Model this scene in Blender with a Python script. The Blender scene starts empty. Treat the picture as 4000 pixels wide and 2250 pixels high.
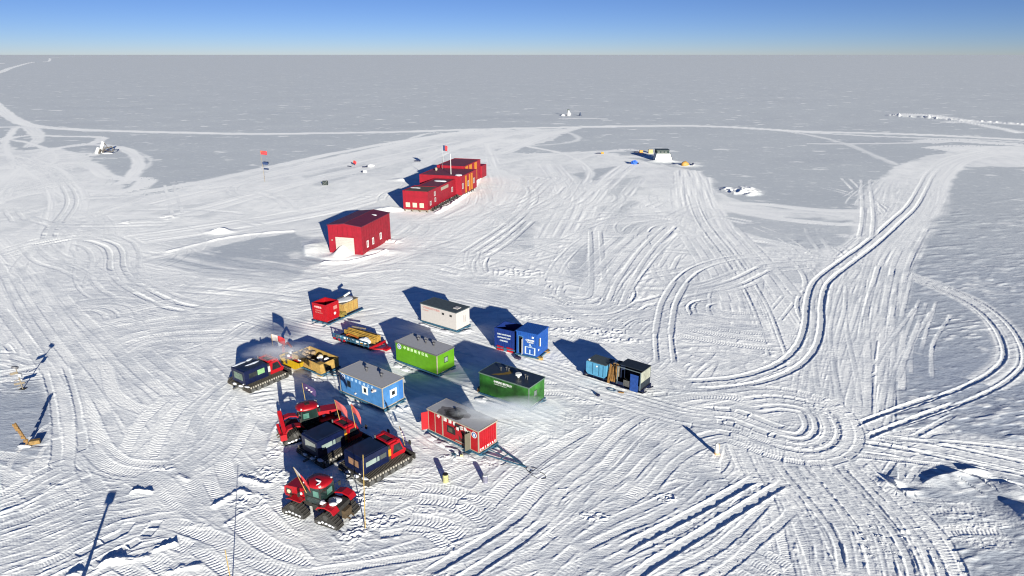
import bpy, math, random
import numpy as np
from mathutils import Vector, Matrix
R = math.radians
S = bpy.context.scene
COL = S.collection
random.seed(7)

# ------------------------------------------------------------------ camera
CAM_H = 36.0
F = 2667.0                                   # focal length in photo pixels (4000 wide)
PITCH = math.atan(912 / F)
cd = bpy.data.cameras.new('camera'); cam = bpy.data.objects.new('camera', cd); COL.objects.link(cam)
cd.sensor_width = 36; cd.lens = 36 * F / 4000; cd.clip_start = 0.5; cd.clip_end = 200000
cam.location = (0, 0, CAM_H); cam.rotation_euler = (math.pi / 2 - PITCH, 0, 0)
S.camera = cam

# ------------------------------------------------------------------ sky, sun, exposure
SUN_AZ, SUN_EL = 160.7, 11.8                 # degrees clockwise from +Y, and above the horizon
w = bpy.data.worlds.new('World'); S.world = w; w.use_nodes = True
N, L = w.node_tree.nodes, w.node_tree.links
for n in list(N): N.remove(n)
tc = N.new('ShaderNodeTexCoord'); sx = N.new('ShaderNodeSeparateXYZ'); L.new(tc.outputs['Generated'], sx.inputs[0])
# thin, very dry air: the sky turns deep blue a few degrees above the horizon
m1 = N.new('ShaderNodeMath'); m1.operation = 'MULTIPLY'; m1.inputs[1].default_value = 1.7; L.new(sx.outputs[2], m1.inputs[0])
cx = N.new('ShaderNodeCombineXYZ'); L.new(sx.outputs[0], cx.inputs[0]); L.new(sx.outputs[1], cx.inputs[1]); L.new(m1.outputs[0], cx.inputs[2])
nv = N.new('ShaderNodeVectorMath'); nv.operation = 'NORMALIZE'; L.new(cx.outputs[0], nv.inputs[0])
sky = N.new('ShaderNodeTexSky'); sky.sky_type = 'NISHITA'; sky.sun_disc = False
sky.sun_elevation = R(SUN_EL); sky.sun_rotation = R(SUN_AZ)
sky.altitude = 3500; sky.air_density = 1.0; sky.dust_density = 0.3; sky.ozone_density = 3.0
L.new(nv.outputs[0], sky.inputs[0])
mx = N.new('ShaderNodeMix'); mx.data_type = 'RGBA'; mx.blend_type = 'MULTIPLY'; mx.inputs[0].default_value = 1
tm = N.new('ShaderNodeMix'); tm.data_type = 'RGBA'; tm.inputs[6].default_value = (0.57, 0.555, 0.69, 1); tm.inputs[7].default_value = (0.46, 0.68, 1.05, 1)
tf = N.new('ShaderNodeMath'); tf.operation = 'MULTIPLY'; tf.use_clamp = True; tf.inputs[1].default_value = 2.2; L.new(sx.outputs[2], tf.inputs[0]); L.new(tf.outputs[0], tm.inputs[0]); L.new(tm.outputs[2], mx.inputs[7])
L.new(sky.outputs[0], mx.inputs[6])
bg = N.new('ShaderNodeBackground'); bg.inputs[1].default_value = 0.054
L.new(mx.outputs[2], bg.inputs[0])
wo = N.new('ShaderNodeOutputWorld'); L.new(bg.outputs[0], wo.inputs[0])

sd = bpy.data.lights.new('sun', 'SUN'); sd.energy = 5.0; sd.angle = R(0.5); sd.color = (1.0, 0.962, 0.865)
sun = bpy.data.objects.new('sun', sd); COL.objects.link(sun)
sdir = Vector((math.sin(R(SUN_AZ)) * math.cos(R(SUN_EL)), math.cos(R(SUN_AZ)) * math.cos(R(SUN_EL)), math.sin(R(SUN_EL))))
sun.rotation_euler = sdir.to_track_quat('Z', 'Y').to_euler(); sun.location = sdir * 60

S.view_settings.view_transform = 'Standard'; S.view_settings.look = 'None'
S.view_settings.exposure = 1.30; S.view_settings.gamma = 1
try: S.cycles.max_bounces = 6; S.cycles.volume_bounces = 2
except Exception: pass
try: S.cycles.filter_width = 1.15
except Exception: pass

# ------------------------------------------------------------------ survey: photo sight line -> point on the ground (or at height z)
CP, SP = math.cos(PITCH), math.sin(PITCH)
def G(px, py, z=0.0):
    u = (px - 2000) / F; v = (py - 1125) / F
    dx, dy, dz = u, CP - v * SP, -SP - v * CP
    t = (z - CAM_H) / dz
    return (dx * t, dy * t)

# ------------------------------------------------------------------ materials
MATS = {}
def mat(name, col, rough=0.6, var=0.12, scale=3.0, metal=0.0, spec=0.4, bump=0.0, col2=None):
    if name in MATS: return MATS[name]
    m = bpy.data.materials.new(name); m.use_nodes = True; n = m.node_tree.nodes; l = m.node_tree.links
    b = n['Principled BSDF']; b.inputs['Roughness'].default_value = rough; b.inputs['Metallic'].default_value = metal
    b.inputs['Specular IOR Level'].default_value = spec
    t = n.new('ShaderNodeTexCoord'); z = n.new('ShaderNodeTexNoise'); z.inputs['Scale'].default_value = scale; z.inputs['Detail'].default_value = 5
    z.inputs['Roughness'].default_value = 0.65
    l.new(t.outputs['Object'], z.inputs['Vector'])
    r = n.new('ShaderNodeValToRGB'); r.color_ramp.elements[0].position = 0.32; r.color_ramp.elements[1].position = 0.7
    col = [c * 0.86 for c in col]; a = [max(0, c * (1 - var)) for c in col]; c2 = col2 or [min(1, c * (1 + var)) for c in col]
    r.color_ramp.elements[0].color = (*a, 1); r.color_ramp.elements[1].color = (*c2, 1)
    l.new(z.outputs[0], r.inputs[0]); l.new(r.outputs[0], b.inputs['Base Color'])
    if bump:
        bm = n.new('ShaderNodeBump'); bm.inputs['Strength'].default_value = bump; bm.inputs['Distance'].default_value = 0.05
        l.new(z.outputs[0], bm.inputs['Height']); l.new(bm.outputs[0], b.inputs['Normal'])
    MATS[name] = m; return m
RED = mat('red_paint', (0.28, 0.003, 0.008), 0.45, 0.15)
REDD = mat('red_wall', (0.215, 0.002, 0.012), 0.55, 0.18, 1.2)
ROOFM = mat('maroon_roof', (0.10, 0.012, 0.028), 0.55, 0.2, 1.5)
GREY = mat('grey_roof_sheet', (0.36, 0.36, 0.37), 0.6, 0.06)
DROOF = mat('dark_roof_sheet', (0.045, 0.062, 0.072), 0.7, 0.25)
LBLUE = mat('light_blue_paint', (0.045, 0.15, 0.34), 0.5, 0.18, 1.5)
BLUE = mat('container_blue_paint', (0.012, 0.065, 0.27), 0.5, 0.2)
NAVY = mat('navy_paint', (0.0035, 0.007, 0.032), 0.35, 0.3)
SKYB = mat('tank_blue_paint', (0.06, 0.22, 0.36), 0.5, 0.2, 2)
GREEN = mat('light_green_paint', (0.075, 0.22, 0.006), 0.5, 0.12, 1.5)
DGREEN = mat('dark_green_paint', (0.008, 0.045, 0.005), 0.5, 0.5, 0.55, col2=(0.03, 0.16, 0.02))
WHITE = mat('white_paint', (0.40, 0.38, 0.365), 0.5, 0.05)
TRIM = mat('beige_trim', (0.26, 0.23, 0.18), 0.6, 0.1)
TEAL = mat('sled_blue_steel', (0.025, 0.085, 0.14), 0.5, 0.3)
YEL = mat('yellow_paint', (0.38, 0.24, 0.006), 0.5, 0.15)
ORANGE = mat('orange_yellow_paint', (0.42, 0.20, 0.01), 0.5, 0.12)
TAN = mat('plywood', (0.30, 0.19, 0.05), 0.75, 0.25, 2.5)
WOOD = mat('timber', (0.24, 0.13, 0.035), 0.8, 0.4, 3)
OLDW = mat('weathered_wood', (0.17, 0.14, 0.10), 0.85, 0.35, 4)
BLACK = mat('black_rubber', (0.018, 0.017, 0.015), 0.85, 0.5, 5)
DARK = mat('dark_interior', (0.008, 0.008, 0.010), 0.9, 0.3)
STEEL = mat('grey_steel', (0.14, 0.14, 0.135), 0.45, 0.3, 5, metal=0.6)
TREAD = mat('track_bars', (0.085, 0.075, 0.060), 0.7, 0.4, 6)
GLASS = mat('dark_glass', (0.012, 0.016, 0.017), 0.12, 0.3, 1.0, spec=0.8)
GLASSG = mat('green_tinted_glass', (0.06, 0.15, 0.12), 0.15, 0.35, 1.2, spec=0.8)
GLASSB = mat('pale_window_glass', (0.19, 0.24, 0.22), 0.2, 0.3, 1.2, spec=0.7)
AMBER = mat('amber_glass', (0.24, 0.14, 0.08), 0.3, 0.2)
SNOWM = mat('snow_patch', (0.62, 0.63, 0.65), 0.8, 0.06, 4, spec=0.2, bump=0.4)
SACK = mat('burlap_sack', (0.24, 0.17, 0.10), 0.9, 0.35, 3)
LETTER = mat('white_lettering', (0.55, 0.57, 0.55), 0.6, 0.04)
RLET = mat('red_lettering', (0.38, 0.16, 0.14), 0.6, 0.04)
DLET = mat('blue_lettering', (0.02, 0.07, 0.25), 0.6, 0.04)
BAMBOO = mat('bamboo', (0.32, 0.22, 0.06), 0.7, 0.25, 8)
FLAGR = mat('red_flag_cloth', (0.42, 0.025, 0.03), 0.8, 0.15)
FLAGP = mat('faded_pink_flag_cloth', (0.36, 0.07, 0.07), 0.8, 0.2, 1.5)
FLAGV = mat('purple_flag_cloth', (0.035, 0.018, 0.075), 0.8, 0.2)
FLAGW = mat('white_flag_cloth', (0.42, 0.38, 0.37), 0.8, 0.15)
FLAGN = mat('navy_flag_cloth', (0.012, 0.03, 0.09), 0.8, 0.2)
SKIN = mat('skin', (0.35, 0.19, 0.13), 0.6, 0.1)
TARP = mat('blue_tarpaulin', (0.015, 0.09, 0.42), 0.6, 0.25)
SOOT = mat('soot', (0.012, 0.010, 0.010), 0.95, 0.5, 2)
GOLD = mat('ochre_spill', (0.15, 0.095, 0.012), 0.6, 0.25)

# ------------------------------------------------------------------ mesh helpers
class MB:
    def __init__(s): s.v = []; s.f = []
    def add(s, vs, fs):
        o = len(s.v); s.v += [tuple(p) for p in vs]; s.f += [tuple(i + o for i in f) for f in fs]; return s
    def box(s, x0, x1, y0, y1, z0, z1, mtx=None):
        p = [(x0,y0,z0),(x1,y0,z0),(x1,y1,z0),(x0,y1,z0),(x0,y0,z1),(x1,y0,z1),(x1,y1,z1),(x0,y1,z1)]
        if mtx: p = [mtx @ Vector(q) for q in p]
        return s.add(p, [(0,3,2,1),(4,5,6,7),(0,1,5,4),(1,2,6,5),(2,3,7,6),(3,0,4,7)])
    def bar(s, a, b, w, h=None):
        a, b = Vector(a), Vector(b); h = h or w; d = b - a; l = d.length
        q = d.to_track_quat('X', 'Z').to_matrix().to_4x4(); q.translation = a
        return s.box(0, l, -w/2, w/2, -h/2, h/2, q)
    def cyl(s, a, b, r0, r1=None, n=12):
        a, b = Vector(a), Vector(b); r1 = r0 if r1 is None else r1
        q = (b - a).to_track_quat('Z', 'X').to_matrix()
        vs = []
        for c, r in ((a, r0), (b, r1)):
            for i in range(n):
                t = 2 * math.pi * i / n; vs.append(c + q @ Vector((math.cos(t) * r, math.sin(t) * r, 0)))
        fs = [(i, (i+1) % n, n + (i+1) % n, n + i) for i in range(n)] + [tuple(range(n-1, -1, -1)), tuple(range(n, 2*n))]
        return s.add(vs, fs)
    def tube(s, pts, r, n=6):
        for a, b in zip(pts[:-1], pts[1:]): s.cyl(a, b, r, r, n)
        return s
    def prism(s, prof, y0, y1):                     # profile in x,z (counter-clockwise seen from -y) pulled along y
        n = len(prof); vs = [(x, y0, z) for x, z in prof] + [(x, y1, z) for x, z in prof]
        return s.add(vs, [tuple(range(n)), tuple(range(2*n-1, n-1, -1))] + [(i, n+i, n+(i+1) % n, (i+1) % n) for i in range(n)])
    def blob(s, c, r, seed=0, n=9, m=6, amp=0.25, flat=False):
        rr = random.Random(seed); vs = []; c = Vector(c)
        ph = [rr.uniform(0, 6.28) for _ in range(6)]
        for j in range(m + 1):
            t = math.pi * j / m
            for i in range(n):
                a = 2 * math.pi * i / n
                k = 1 + amp * (math.sin(2*a + ph[0] + t) * .5 + math.sin(3*a + ph[1] - 2*t) * .4 + math.sin(5*a + ph[2] + 3*t) * .25)
                vs.append((c.x + r[0]*k*math.sin(t)*math.cos(a), c.y + r[1]*k*math.sin(t)*math.sin(a), max(c.z + r[2]*k*math.cos(t), c.z if flat else -9)))
        fs = [(j*n+i, (j+1)*n+i, (j+1)*n+(i+1) % n, j*n+(i+1) % n) for j in range(m) for i in range(n)]
        return s.add(vs, fs)
    def sheet(s, fn, nu, nv, th=0.02):              # a thin solid from fn(u,v) -> point, offset along y
        vs = []
        for k in (0, 1):
            for j in range(nv + 1):
                for i in range(nu + 1):
                    p = Vector(fn(i/nu, j/nv)); p.y += k * th; vs.append(p)
        W = nu + 1; M = W * (nv + 1); fs = []
        for j in range(nv):
            for i in range(nu):
                a = j*W + i; fs.append((a, a+1, a+W+1, a+W)); fs.append((M+a, M+a+W, M+a+W+1, M+a+1))
        for i in range(nu): fs += [(i+1, i, M+i, M+i+1), (nv*W+i, nv*W+i+1, M+nv*W+i+1, M+nv*W+i)]
        for j in range(nv): fs += [(j*W, (j+1)*W, M+(j+1)*W, M+j*W), ((j+1)*W+nu, j*W+nu, M+j*W+nu, M+(j+1)*W+nu)]
        return s.add(vs, fs)
    def build(s, name, m, parent=None, smooth=False):
        me = bpy.data.meshes.new(name); me.from_pydata(s.v, [], s.f); me.materials.append(m)
        if smooth: me.polygons.foreach_set('use_smooth', [True] * len(me.polygons))
        me.update(); o = bpy.data.objects.new(name, me); COL.objects.link(o)
        if parent: o.parent = parent
        return o
def tag(o, label=None, cat=None, group=None, kind=None):
    if label: o['label'] = label
    if cat: o['category'] = cat
    if group: o['group'] = group
    if kind: o['kind'] = kind
    return o
def thing(name, label, cat, loc=(0, 0), rz=0.0, group=None, z=0.0):
    o = bpy.data.objects.new(name, None); o.empty_display_size = 0.3; COL.objects.link(o)
    o.location = (loc[0], loc[1], z); o.rotation_euler = (0, 0, rz)
    return tag(o, label, cat, group)
def az(a): return R(90 - a)                          # compass bearing -> z rotation of local +X
FONT = None
def text(s, size, m, parent, origin, xdir, updir, name='lettering', align='LEFT', ext=0.012, bold=0.0):
    cu = bpy.data.curves.new('txt', 'FONT'); cu.body = s; cu.size = size; cu.extrude = ext; cu.offset = bold; cu.align_x = align; cu.resolution_u = 2
    o = bpy.data.objects.new('txt', cu); COL.objects.link(o)
    me = bpy.data.meshes.new_from_object(o.evaluated_get(bpy.context.evaluated_depsgraph_get()))
    bpy.data.objects.remove(o)
    X = Vector(xdir).normalized(); Y = Vector(updir).normalized(); Z = X.cross(Y)
    M4 = Matrix((X, Y, Z)).transposed().to_4x4(); M4.translation = Vector(origin) + Z * 0.004
    me.transform(M4); me.materials.clear(); me.materials.append(m)
    r = bpy.data.objects.new(name, me); COL.objects.link(r); r.parent = parent
    return r
# ------------------------------------------------------------------ snow ground: one sheet to the horizon, ploughed by real tracks
def vnoise(x, y, seed=0):
    xi = np.floor(x); yi = np.floor(y); fx = (x - xi); fy = (y - yi)
    fx = fx*fx*(3-2*fx); fy = fy*fy*(3-2*fy)
    xi = xi.astype(np.int64); yi = yi.astype(np.int64)
    def h(a, b):
        n = (a*374761393 + b*668265263 + seed*982451653) & 0xffffffff
        n = ((n ^ (n >> 13)) * 1274126177) & 0xffffffff
        return ((n ^ (n >> 16)) & 0xffff).astype(np.float32) / 32767.5 - 1
    a = h(xi, yi); b = h(xi+1, yi); c = h(xi, yi+1); d = h(xi+1, yi+1)
    return (a + (b-a)*fx) * (1-fy) + (c + (d-c)*fx) * fy
def sst(a, b, x):
    t = np.clip((x-a)/(b-a), 0, 1); return t*t*(3-2*t)

# rows: forward distance; columns: sideways slope x / y
ys = []
py = 2520.0
while py > 240:
    ys.append(G(2000, py)[1]); py -= (1.8 if py > 1250 else 2.1)
yy = ys[-1]
while yy < 90000: yy *= 1.035; ys.append(yy)
YR = np.array(ys)
tx = np.linspace(-0.97, 0.97, 1720)
ext = [0.98 + 0.02 * 1.32 ** k for k in range(1, 22)]
TX = np.concatenate([-np.array(ext[::-1]), tx, np.array(ext)])
NR, NC = len(YR), len(TX)
GX = (YR[:, None] * TX[None, :]); GY = np.repeat(YR[:, None], NC, 1)
X = GX.ravel(); Y = GY.ravel()
DY = np.gradient(YR); SPC = np.repeat(DY[:, None], NC, 1).ravel()          # local row spacing, metres
COLSP = Y * (1.94 / 1720)
def lod(wl): return np.clip((wl / SPC - 1.3) / 2.0, 0, 1)
def lodt(wl, I, ty, across=True):
    # detail kept where the sheet's rows or columns can carry it, given the heading of the track
    tx_ = np.sqrt(np.maximum(0, 1-ty*ty)); a, b = (tx_, ty) if across else (ty, tx_)
    return np.clip((wl / np.hypot(SPC[I]*a, COLSP[I]*b) - 1.3) / 2.0, 0, 1)

# worked-over snow: zones outlined on the ground
def inpoly(pts, soft, nz):
    P = [G(*p) for p in pts]; n = len(P)
    out = np.zeros(X.shape, bool); dmin = np.full(X.shape, 1e9)
    for i in range(n):
        x0, y0 = P[i]; x1, y1 = P[(i+1) % n]
        if y0 != y1:
            c = ((y0 > Y) != (y1 > Y)) & (X < (x1-x0)*(Y-y0)/(y1-y0) + x0); out ^= c
        dx, dy = x1-x0, y1-y0; t = np.clip(((X-x0)*dx + (Y-y0)*dy) / (dx*dx+dy*dy), 0, 1)
        dmin = np.minimum(dmin, (X-x0-t*dx)**2 + (Y-y0-t*dy)**2)
    d = np.sqrt(dmin) * np.where(out, 1, -1)
    return sst(-soft, soft, d + nz)
NB = vnoise(X/6, Y/6, 3) * 1.6 + vnoise(X/2.2, Y/2.2, 4) * 0.8
ZONES = [
 # the whole yard
 ([(-300,620),(0,560),(110,590),(200,575),(330,600),(400,640),(420,690),(480,735),(520,760),(600,770),(760,720),(1000,665),(1300,610),(1560,560),(1800,512),(2050,505),(2250,505),
   (2120,560),(1950,585),(2050,600),(2250,592),(2400,600),(2560,640),(2700,660),(2760,735),(2850,770),(2960,800),(3060,815),(3340,820),(3380,740),(3480,660),(3560,632),(3700,590),(3800,575),(4400,560),
   (4400,660),(3700,650),(3660,700),(3650,800),(3560,920),(3480,1050),(3400,1200),(3370,1400),(3330,1720),(3330,1660),(3500,1700),(4400,1760),(4400,1900),(3900,1870),(3600,1800),(3330,1780),
   (3420,1880),(3560,2000),(3650,2120),(3760,2300),(3760,2700),(-600,2700),(-600,2000),(0,1880),(230,1770),(290,1740),(262,1620),(240,1500),(150,1450),(-600,1470)], 0.9, 1.0),
]
HOLES = [  # untouched or old glazed snow inside it
 ([(834,967),(982,936),(1153,907),(1184,959),(1196,1002),(1293,1022),(1200,1041),(912,1002)], 1.0),
 ([(2180,690),(2350,655),(2440,650),(2380,700),(2250,720)], 0.9), ([(1720,720),(1800,700),(1790,750)], 0.4),
 ([(2240,960),(2330,940),(2310,1060),(2290,1150),(2230,1160),(2220,1050)], 0.45), ([(2380,700),(2500,690),(2480,790),(2400,860),(2350,900)], 0.5),
 ([(2390,880),(2500,870),(2490,960),(2380,950)], 0.45), ([(2640,800),(2900,840),(3250,860),(3340,860),(3300,960),(3200,975),(2980,960),(2800,905)], 0.75),
 ([(3000,1060),(3200,1030),(3160,1100),(3000,1110)], 0.4), ([(640,840),(760,800),(900,780),(800,850)], 0.35), ([(1180,690),(1420,640),(1500,650),(1250,730)], 0.5),
 ([(2650,1180),(2750,1090),(2900,1070),(2850,1180),(2700,1250)], 0.3), ([(2000,860),(2080,830),(2090,980),(1990,960)], 0.4),
 ([(850,1000),(1100,1040),(1300,1080),(1100,1090),(700,1040)], 0.5),
]
W = np.zeros(X.shape)
for p, s, a in ZONES: W = np.maximum(W, a * inpoly(p, s, NB))
for p, a in HOLES: W *= 1 - a * inpoly(p, 1.2, NB)
YARD = W.copy()
W = W * (1 - 0.05*sst(130, 240, Y)) * (0.80 + 0.17 * vnoise(X/9, Y/14, 5) + 0.14 * vnoise(X/2.5, Y/3.5, 6) + 0.10 * vnoise(X/0.9, Y/2.2, 7))
Zb = 0.05 * vnoise(X/14, Y/14, 8) * lod(14) + 0.16 * vnoise(X/40, Y/40, 9) * lod(40)
Rl = np.zeros(X.shape)
# wind ridges on the untouched snow, lumps in the yard
u1 = X * 0.96 + Y * 0.28; v1 = -X * 0.28 + Y * 0.96
s1 = vnoise(u1/3.6, v1/1.1, 10); s2 = vnoise(u1/1.5, v1/0.45, 11); s3 = vnoise(u1/0.7, v1/0.25, 12)
pat = np.clip(vnoise(X/13, Y/11, 13) * 1.3 + 0.45, 0, 1)
sas = (np.maximum(s1, 0) ** 1.4 * 0.075 * lod(1.6) + np.maximum(s2, 0) * 0.050 * lod(0.8) + np.abs(s3) * 0.012 * lod(0.5)) * (0.25 + 0.9 * pat)
lum = vnoise(X/0.9, Y/0.9, 14) * 0.016 * lod(0.9) + vnoise(X/0.33, Y/0.33, 15) * 0.013 * lod(0.35) + np.maximum(vnoise(X/2.8, Y/2.8, 16), 0) * 0.03 * lod(2.8)
W = np.maximum(W, (1-YARD) * np.clip(np.maximum(s2, 0)*1.3*pat + np.maximum(s1, 0)*.5*pat - .25, 0, .6) * lod(0.7))
Rl += sas * (1 - YARD) + lum * YARD

def catmull(P, step):
    P = [np.array(p, float) for p in P]
    if len(P) == 2: Q = P
    else:
        Q = []; E_ = [2*P[0]-P[1]] + P + [2*P[-1]-P[-2]]
        for i in range(1, len(E_)-2):
            a, b, c, d = E_[i-1:i+3]; n = max(2, int(np.hypot(*(c-b)) / step))
            for k in range(n):
                t = k/n; Q.append(0.5*((2*b)+(c-a)*t+(2*a-5*b+4*c-d)*t*t+(3*b-a-3*c+d)*t**3))
        Q.append(P[-1])
    return np.array(Q)
def near(Q, hw):
    """indices of ground points within hw of polyline Q with signed offset u and run s"""
    I = []; U = []; SS = []; TT = []; acc = 0.0
    for i in range(len(Q)-1):
        x0, y0 = Q[i]; x1, y1 = Q[i+1]; dx, dy = x1-x0, y1-y0; ln = math.hypot(dx, dy)
        if ln < 1e-6: continue
        r0 = np.searchsorted(-0 + YR, max(1e-3, min(y0, y1)-hw)); r1 = np.searchsorted(YR, max(y0, y1)+hw)
        if r1 > r0:
            ylo, yhi = max(1.0, YR[r0]), YR[min(r1, NR)-1]
            xa, xb = min(x0, x1)-hw, max(x0, x1)+hw
            c0 = np.searchsorted(TX, min(xa/ylo, xa/yhi)); c1 = np.searchsorted(TX, max(xb/ylo, xb/yhi))
            if c1 > c0:
                xs = GX[r0:r1, c0:c1]; ysb = GY[r0:r1, c0:c1]
                t = ((xs-x0)*dx + (ysb-y0)*dy) / ln; u = (-(xs-x0)*dy + (ysb-y0)*dx) / ln
                ok = (t >= -0.02*ln) & (t <= ln*1.02) & (np.abs(u) < hw)
                rr, cc = np.nonzero(ok)
                I.append((rr+r0)*NC + cc+c0); U.append(u[ok]); SS.append(t[ok]+acc); TT.append(np.full(len(rr), abs(dy)/ln))
        acc += ln
    if not I: return None
    I = np.concatenate(I); U = np.concatenate(U); SS = np.concatenate(SS); TT = np.concatenate(TT)
    o = np.lexsort((np.abs(U), I)); I, U, SS, TT = I[o], U[o], SS[o], TT[o]
    k = np.ones(len(I), bool); k[1:] = I[1:] != I[:-1]
    near.ty = TT[k]
    return I[k], U[k], SS[k], acc
#          gauge  half-width depth  tread   pitch chevron berm  white  smooth
KIND = {
 'P': dict(g=2.70, hw=0.68, d=0.05, ta=0.034, p=0.33, ch=0.65, b=0.02, w=0.92),      # wide-belt carrier
 'Q': dict(g=0.00, hw=0.70, d=0.05, ta=0.034, p=0.33, ch=0.65, b=0.018, w=0.92),     # one wide belt
 'T': dict(g=2.30, hw=0.40, d=0.07, ta=0.020, p=0.22, ch=0.25, b=0.022, w=0.90),      # tractor
 'S': dict(g=2.10, hw=0.27, d=0.13, ta=0.0, p=1.0, ch=0, b=0.05, w=0.82),            # sled runners, deep and smooth
 'D': dict(g=2.10, hw=0.42, d=0.26, ta=0.0, p=1.0, ch=0, b=0.06, w=0.78),            # very deep runner ruts
 'C': dict(g=0.00, hw=0.25, d=0.06, ta=0.022, p=0.20, ch=0.2, b=0.04, w=0.88),        # chain of narrow cleats
 'L': dict(g=2.20, hw=0.22, d=0.07, ta=0.0, p=1.0, ch=0, b=0.03, w=0.86),           # light old pair
}
rs = np.random.RandomState(5)
def track(kind, Q, amp=1.0, gap=0.0):
    k = KIND[kind]; g2 = k['g']/2; hw = k['hw']; r = near(Q, g2+hw+0.45)
    if r is None: return
    I, U, SS, acc = r
    x, y = X[I], Y[I]
    amp = amp * (1 + 1.1*np.clip((y-75)/90, 0, 1))
    a = np.abs(U) - g2 if g2 > 0 else U; a = np.abs(a)
    jag = vnoise(x/0.5, y/0.5, 21) * 0.06 + vnoise(x/3, y/3, 22) * 0.05
    m = 1 - sst(hw-0.07, hw+0.07, a + jag)
    ends = sst(0, 1.5, SS) * sst(0, 1.5, acc - SS) if acc > 8 else 1.0
    wear = np.clip(0.75 + 0.9 * vnoise(x/5, y/5, 23 + len(Q)), 0.1, 1)
    m = m * ends * (wear if kind in 'PQTCL' else 1)
    ty = near.ty; l_ = lodt(0.45, I, ty); lp = lodt(k['p'] * 1.15, I, ty, False) * lodt(hw*2, I, ty)
    fl = -k['d'] * amp * lodt(hw*2.4, I, ty)
    if k['ta']:
        ph = SS/k['p'] + k['ch'] * np.abs(U if g2 == 0 else np.abs(U)-g2) / hw
        saw = np.sin(2*np.pi*ph) + 0.3*np.sin(4*np.pi*ph + 1)
        fl = fl + k['ta'] * saw * lp + vnoise(x/0.5, y/0.5, 24) * 0.006
    else:
        fl = fl + vnoise(x/1.2, y/1.2, 25) * 0.012
    Rl[I] = Rl[I] * (1-m) + fl * m + Rl[I] * m * 0.15
    be = np.exp(-((a-hw-0.13)/0.11)**2) * k['b'] * amp * np.clip(0.7 + 0.8*vnoise(x/0.35, y/0.35, 26), 0, 2) * ends * l_
    Rl[I] = np.maximum(Rl[I], Rl[I]*0.45 + be)
    far_ = 1 - l_
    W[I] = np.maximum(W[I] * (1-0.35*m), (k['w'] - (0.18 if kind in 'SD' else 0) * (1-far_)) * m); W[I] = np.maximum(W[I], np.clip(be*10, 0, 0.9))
def band(Q, wd, white=0.85, amp=0.02, freq=1.6, keep=0.4, edge=0.8, sd=0):
    r = near(Q, wd/2 + edge*2)
    if r is None: return
    I, U, SS, acc = r; x, y = X[I], Y[I]
    m = 1 - sst(wd/2-edge, wd/2+edge, np.abs(U) + vnoise(x/4, y/4, 30)*edge*0.8)
    st = vnoise(U*freq, SS/25 + sd*7.3, 31+sd) + 0.5*vnoise(U*freq*2.3, SS/14 + sd*3.1, 32+sd)
    Rl[I] = Rl[I]*(1-m*(1-keep)) + amp*st*m*lodt(1.3/freq, I, near.ty)
    W[I] = np.maximum(W[I], m*np.clip(white + 0.14*st, 0, 1))
def ridge(Q, wd, h, sd=0, lump=0.5, white=0.9):
    r = near(Q, wd*2)
    if r is None: return
    I, U, SS, acc = r; x, y = X[I], Y[I]
    e = sst(0, wd, SS) * sst(0, wd, acc-SS)
    p = np.exp(-(U/(wd*0.6))**2) * e
    n = 1 + lump*(vnoise(x/1.3, y/1.3, 40+sd) + 0.6*vnoise(x/0.5, y/0.5, 41+sd)*lod(0.5)[I] + 0.5*vnoise(x/0.22, y/0.22, 42+sd)*lod(0.25)[I])
    Rl[I] = np.maximum(Rl[I]*0.4 + h*p*n, Rl[I]*(1-p)); W[I] = np.maximum(W[I], white*np.clip(p*1.6, 0, 1))
def mound(px, py, rx, ry, h, sd=0, lump=0.35, white=0.95, rot=0):
    cx_, cy_ = G(px, py); rmax = max(rx, ry)*2.2
    r = near(np.array([(cx_-rmax, cy_), (cx_+rmax, cy_)]), rmax)
    if r is None: return
    I = r[0]; x, y = X[I], Y[I]; c, s_ = math.cos(rot), math.sin(rot)
    a = ((x-cx_)*c + (y-cy_)*s_)/rx; b = (-(x-cx_)*s_ + (y-cy_)*c)/ry; d = a*a + b*b
    p = np.exp(-d*1.2) * (1 - sst(2.0, 3.4, d))
    n = 1 + lump*(vnoise(x/1.1, y/1.1, 50+sd) + 0.6*vnoise(x/0.45, y/0.45, 51+sd)*lod(0.5)[I])
    t = h*p*n; Rl[I] = np.where(t > 0.004, np.maximum(Rl[I], Rl[I]*0.35 + t), Rl[I]); W[I] = np.maximum(W[I], white*np.clip(p*1.5, 0, 1))
def rough(px, py, rx, ry, amp, wl, sd=0, white=0.9):
    cx_, cy_ = G(px, py); rm = max(rx, ry)*1.3
    r = near(np.array([(cx_-rm, cy_), (cx_+rm, cy_)]), rm)
    if r is None: return
    I = r[0]; x, y = X[I], Y[I]; d = ((x-cx_)/rx)**2 + ((y-cy_)/ry)**2 + 0.35*vnoise(x/(wl*3), y/(wl*3), 60+sd)
    e = 1 - sst(0.0, 1.0, d); amp = amp*.62; l1 = lod(wl*0.9)[I]; l2 = lod(wl*0.45)[I]
    n = 1-np.abs(vnoise(x/wl, y/wl, 61+sd)*1.6); n = np.maximum(n, 0)**1.6*l1 + 0.55*np.maximum(vnoise(x/wl*2.1, y/wl*2.1, 62+sd), -.3)*l2 + 0.3*vnoise(x/wl*4.3, y/wl*4.3, 63+sd)*l2
    Rl[I] = Rl[I]*(1-0.5*e) + amp*n*e; W[I] = np.maximum(W[I], white*e)
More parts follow.
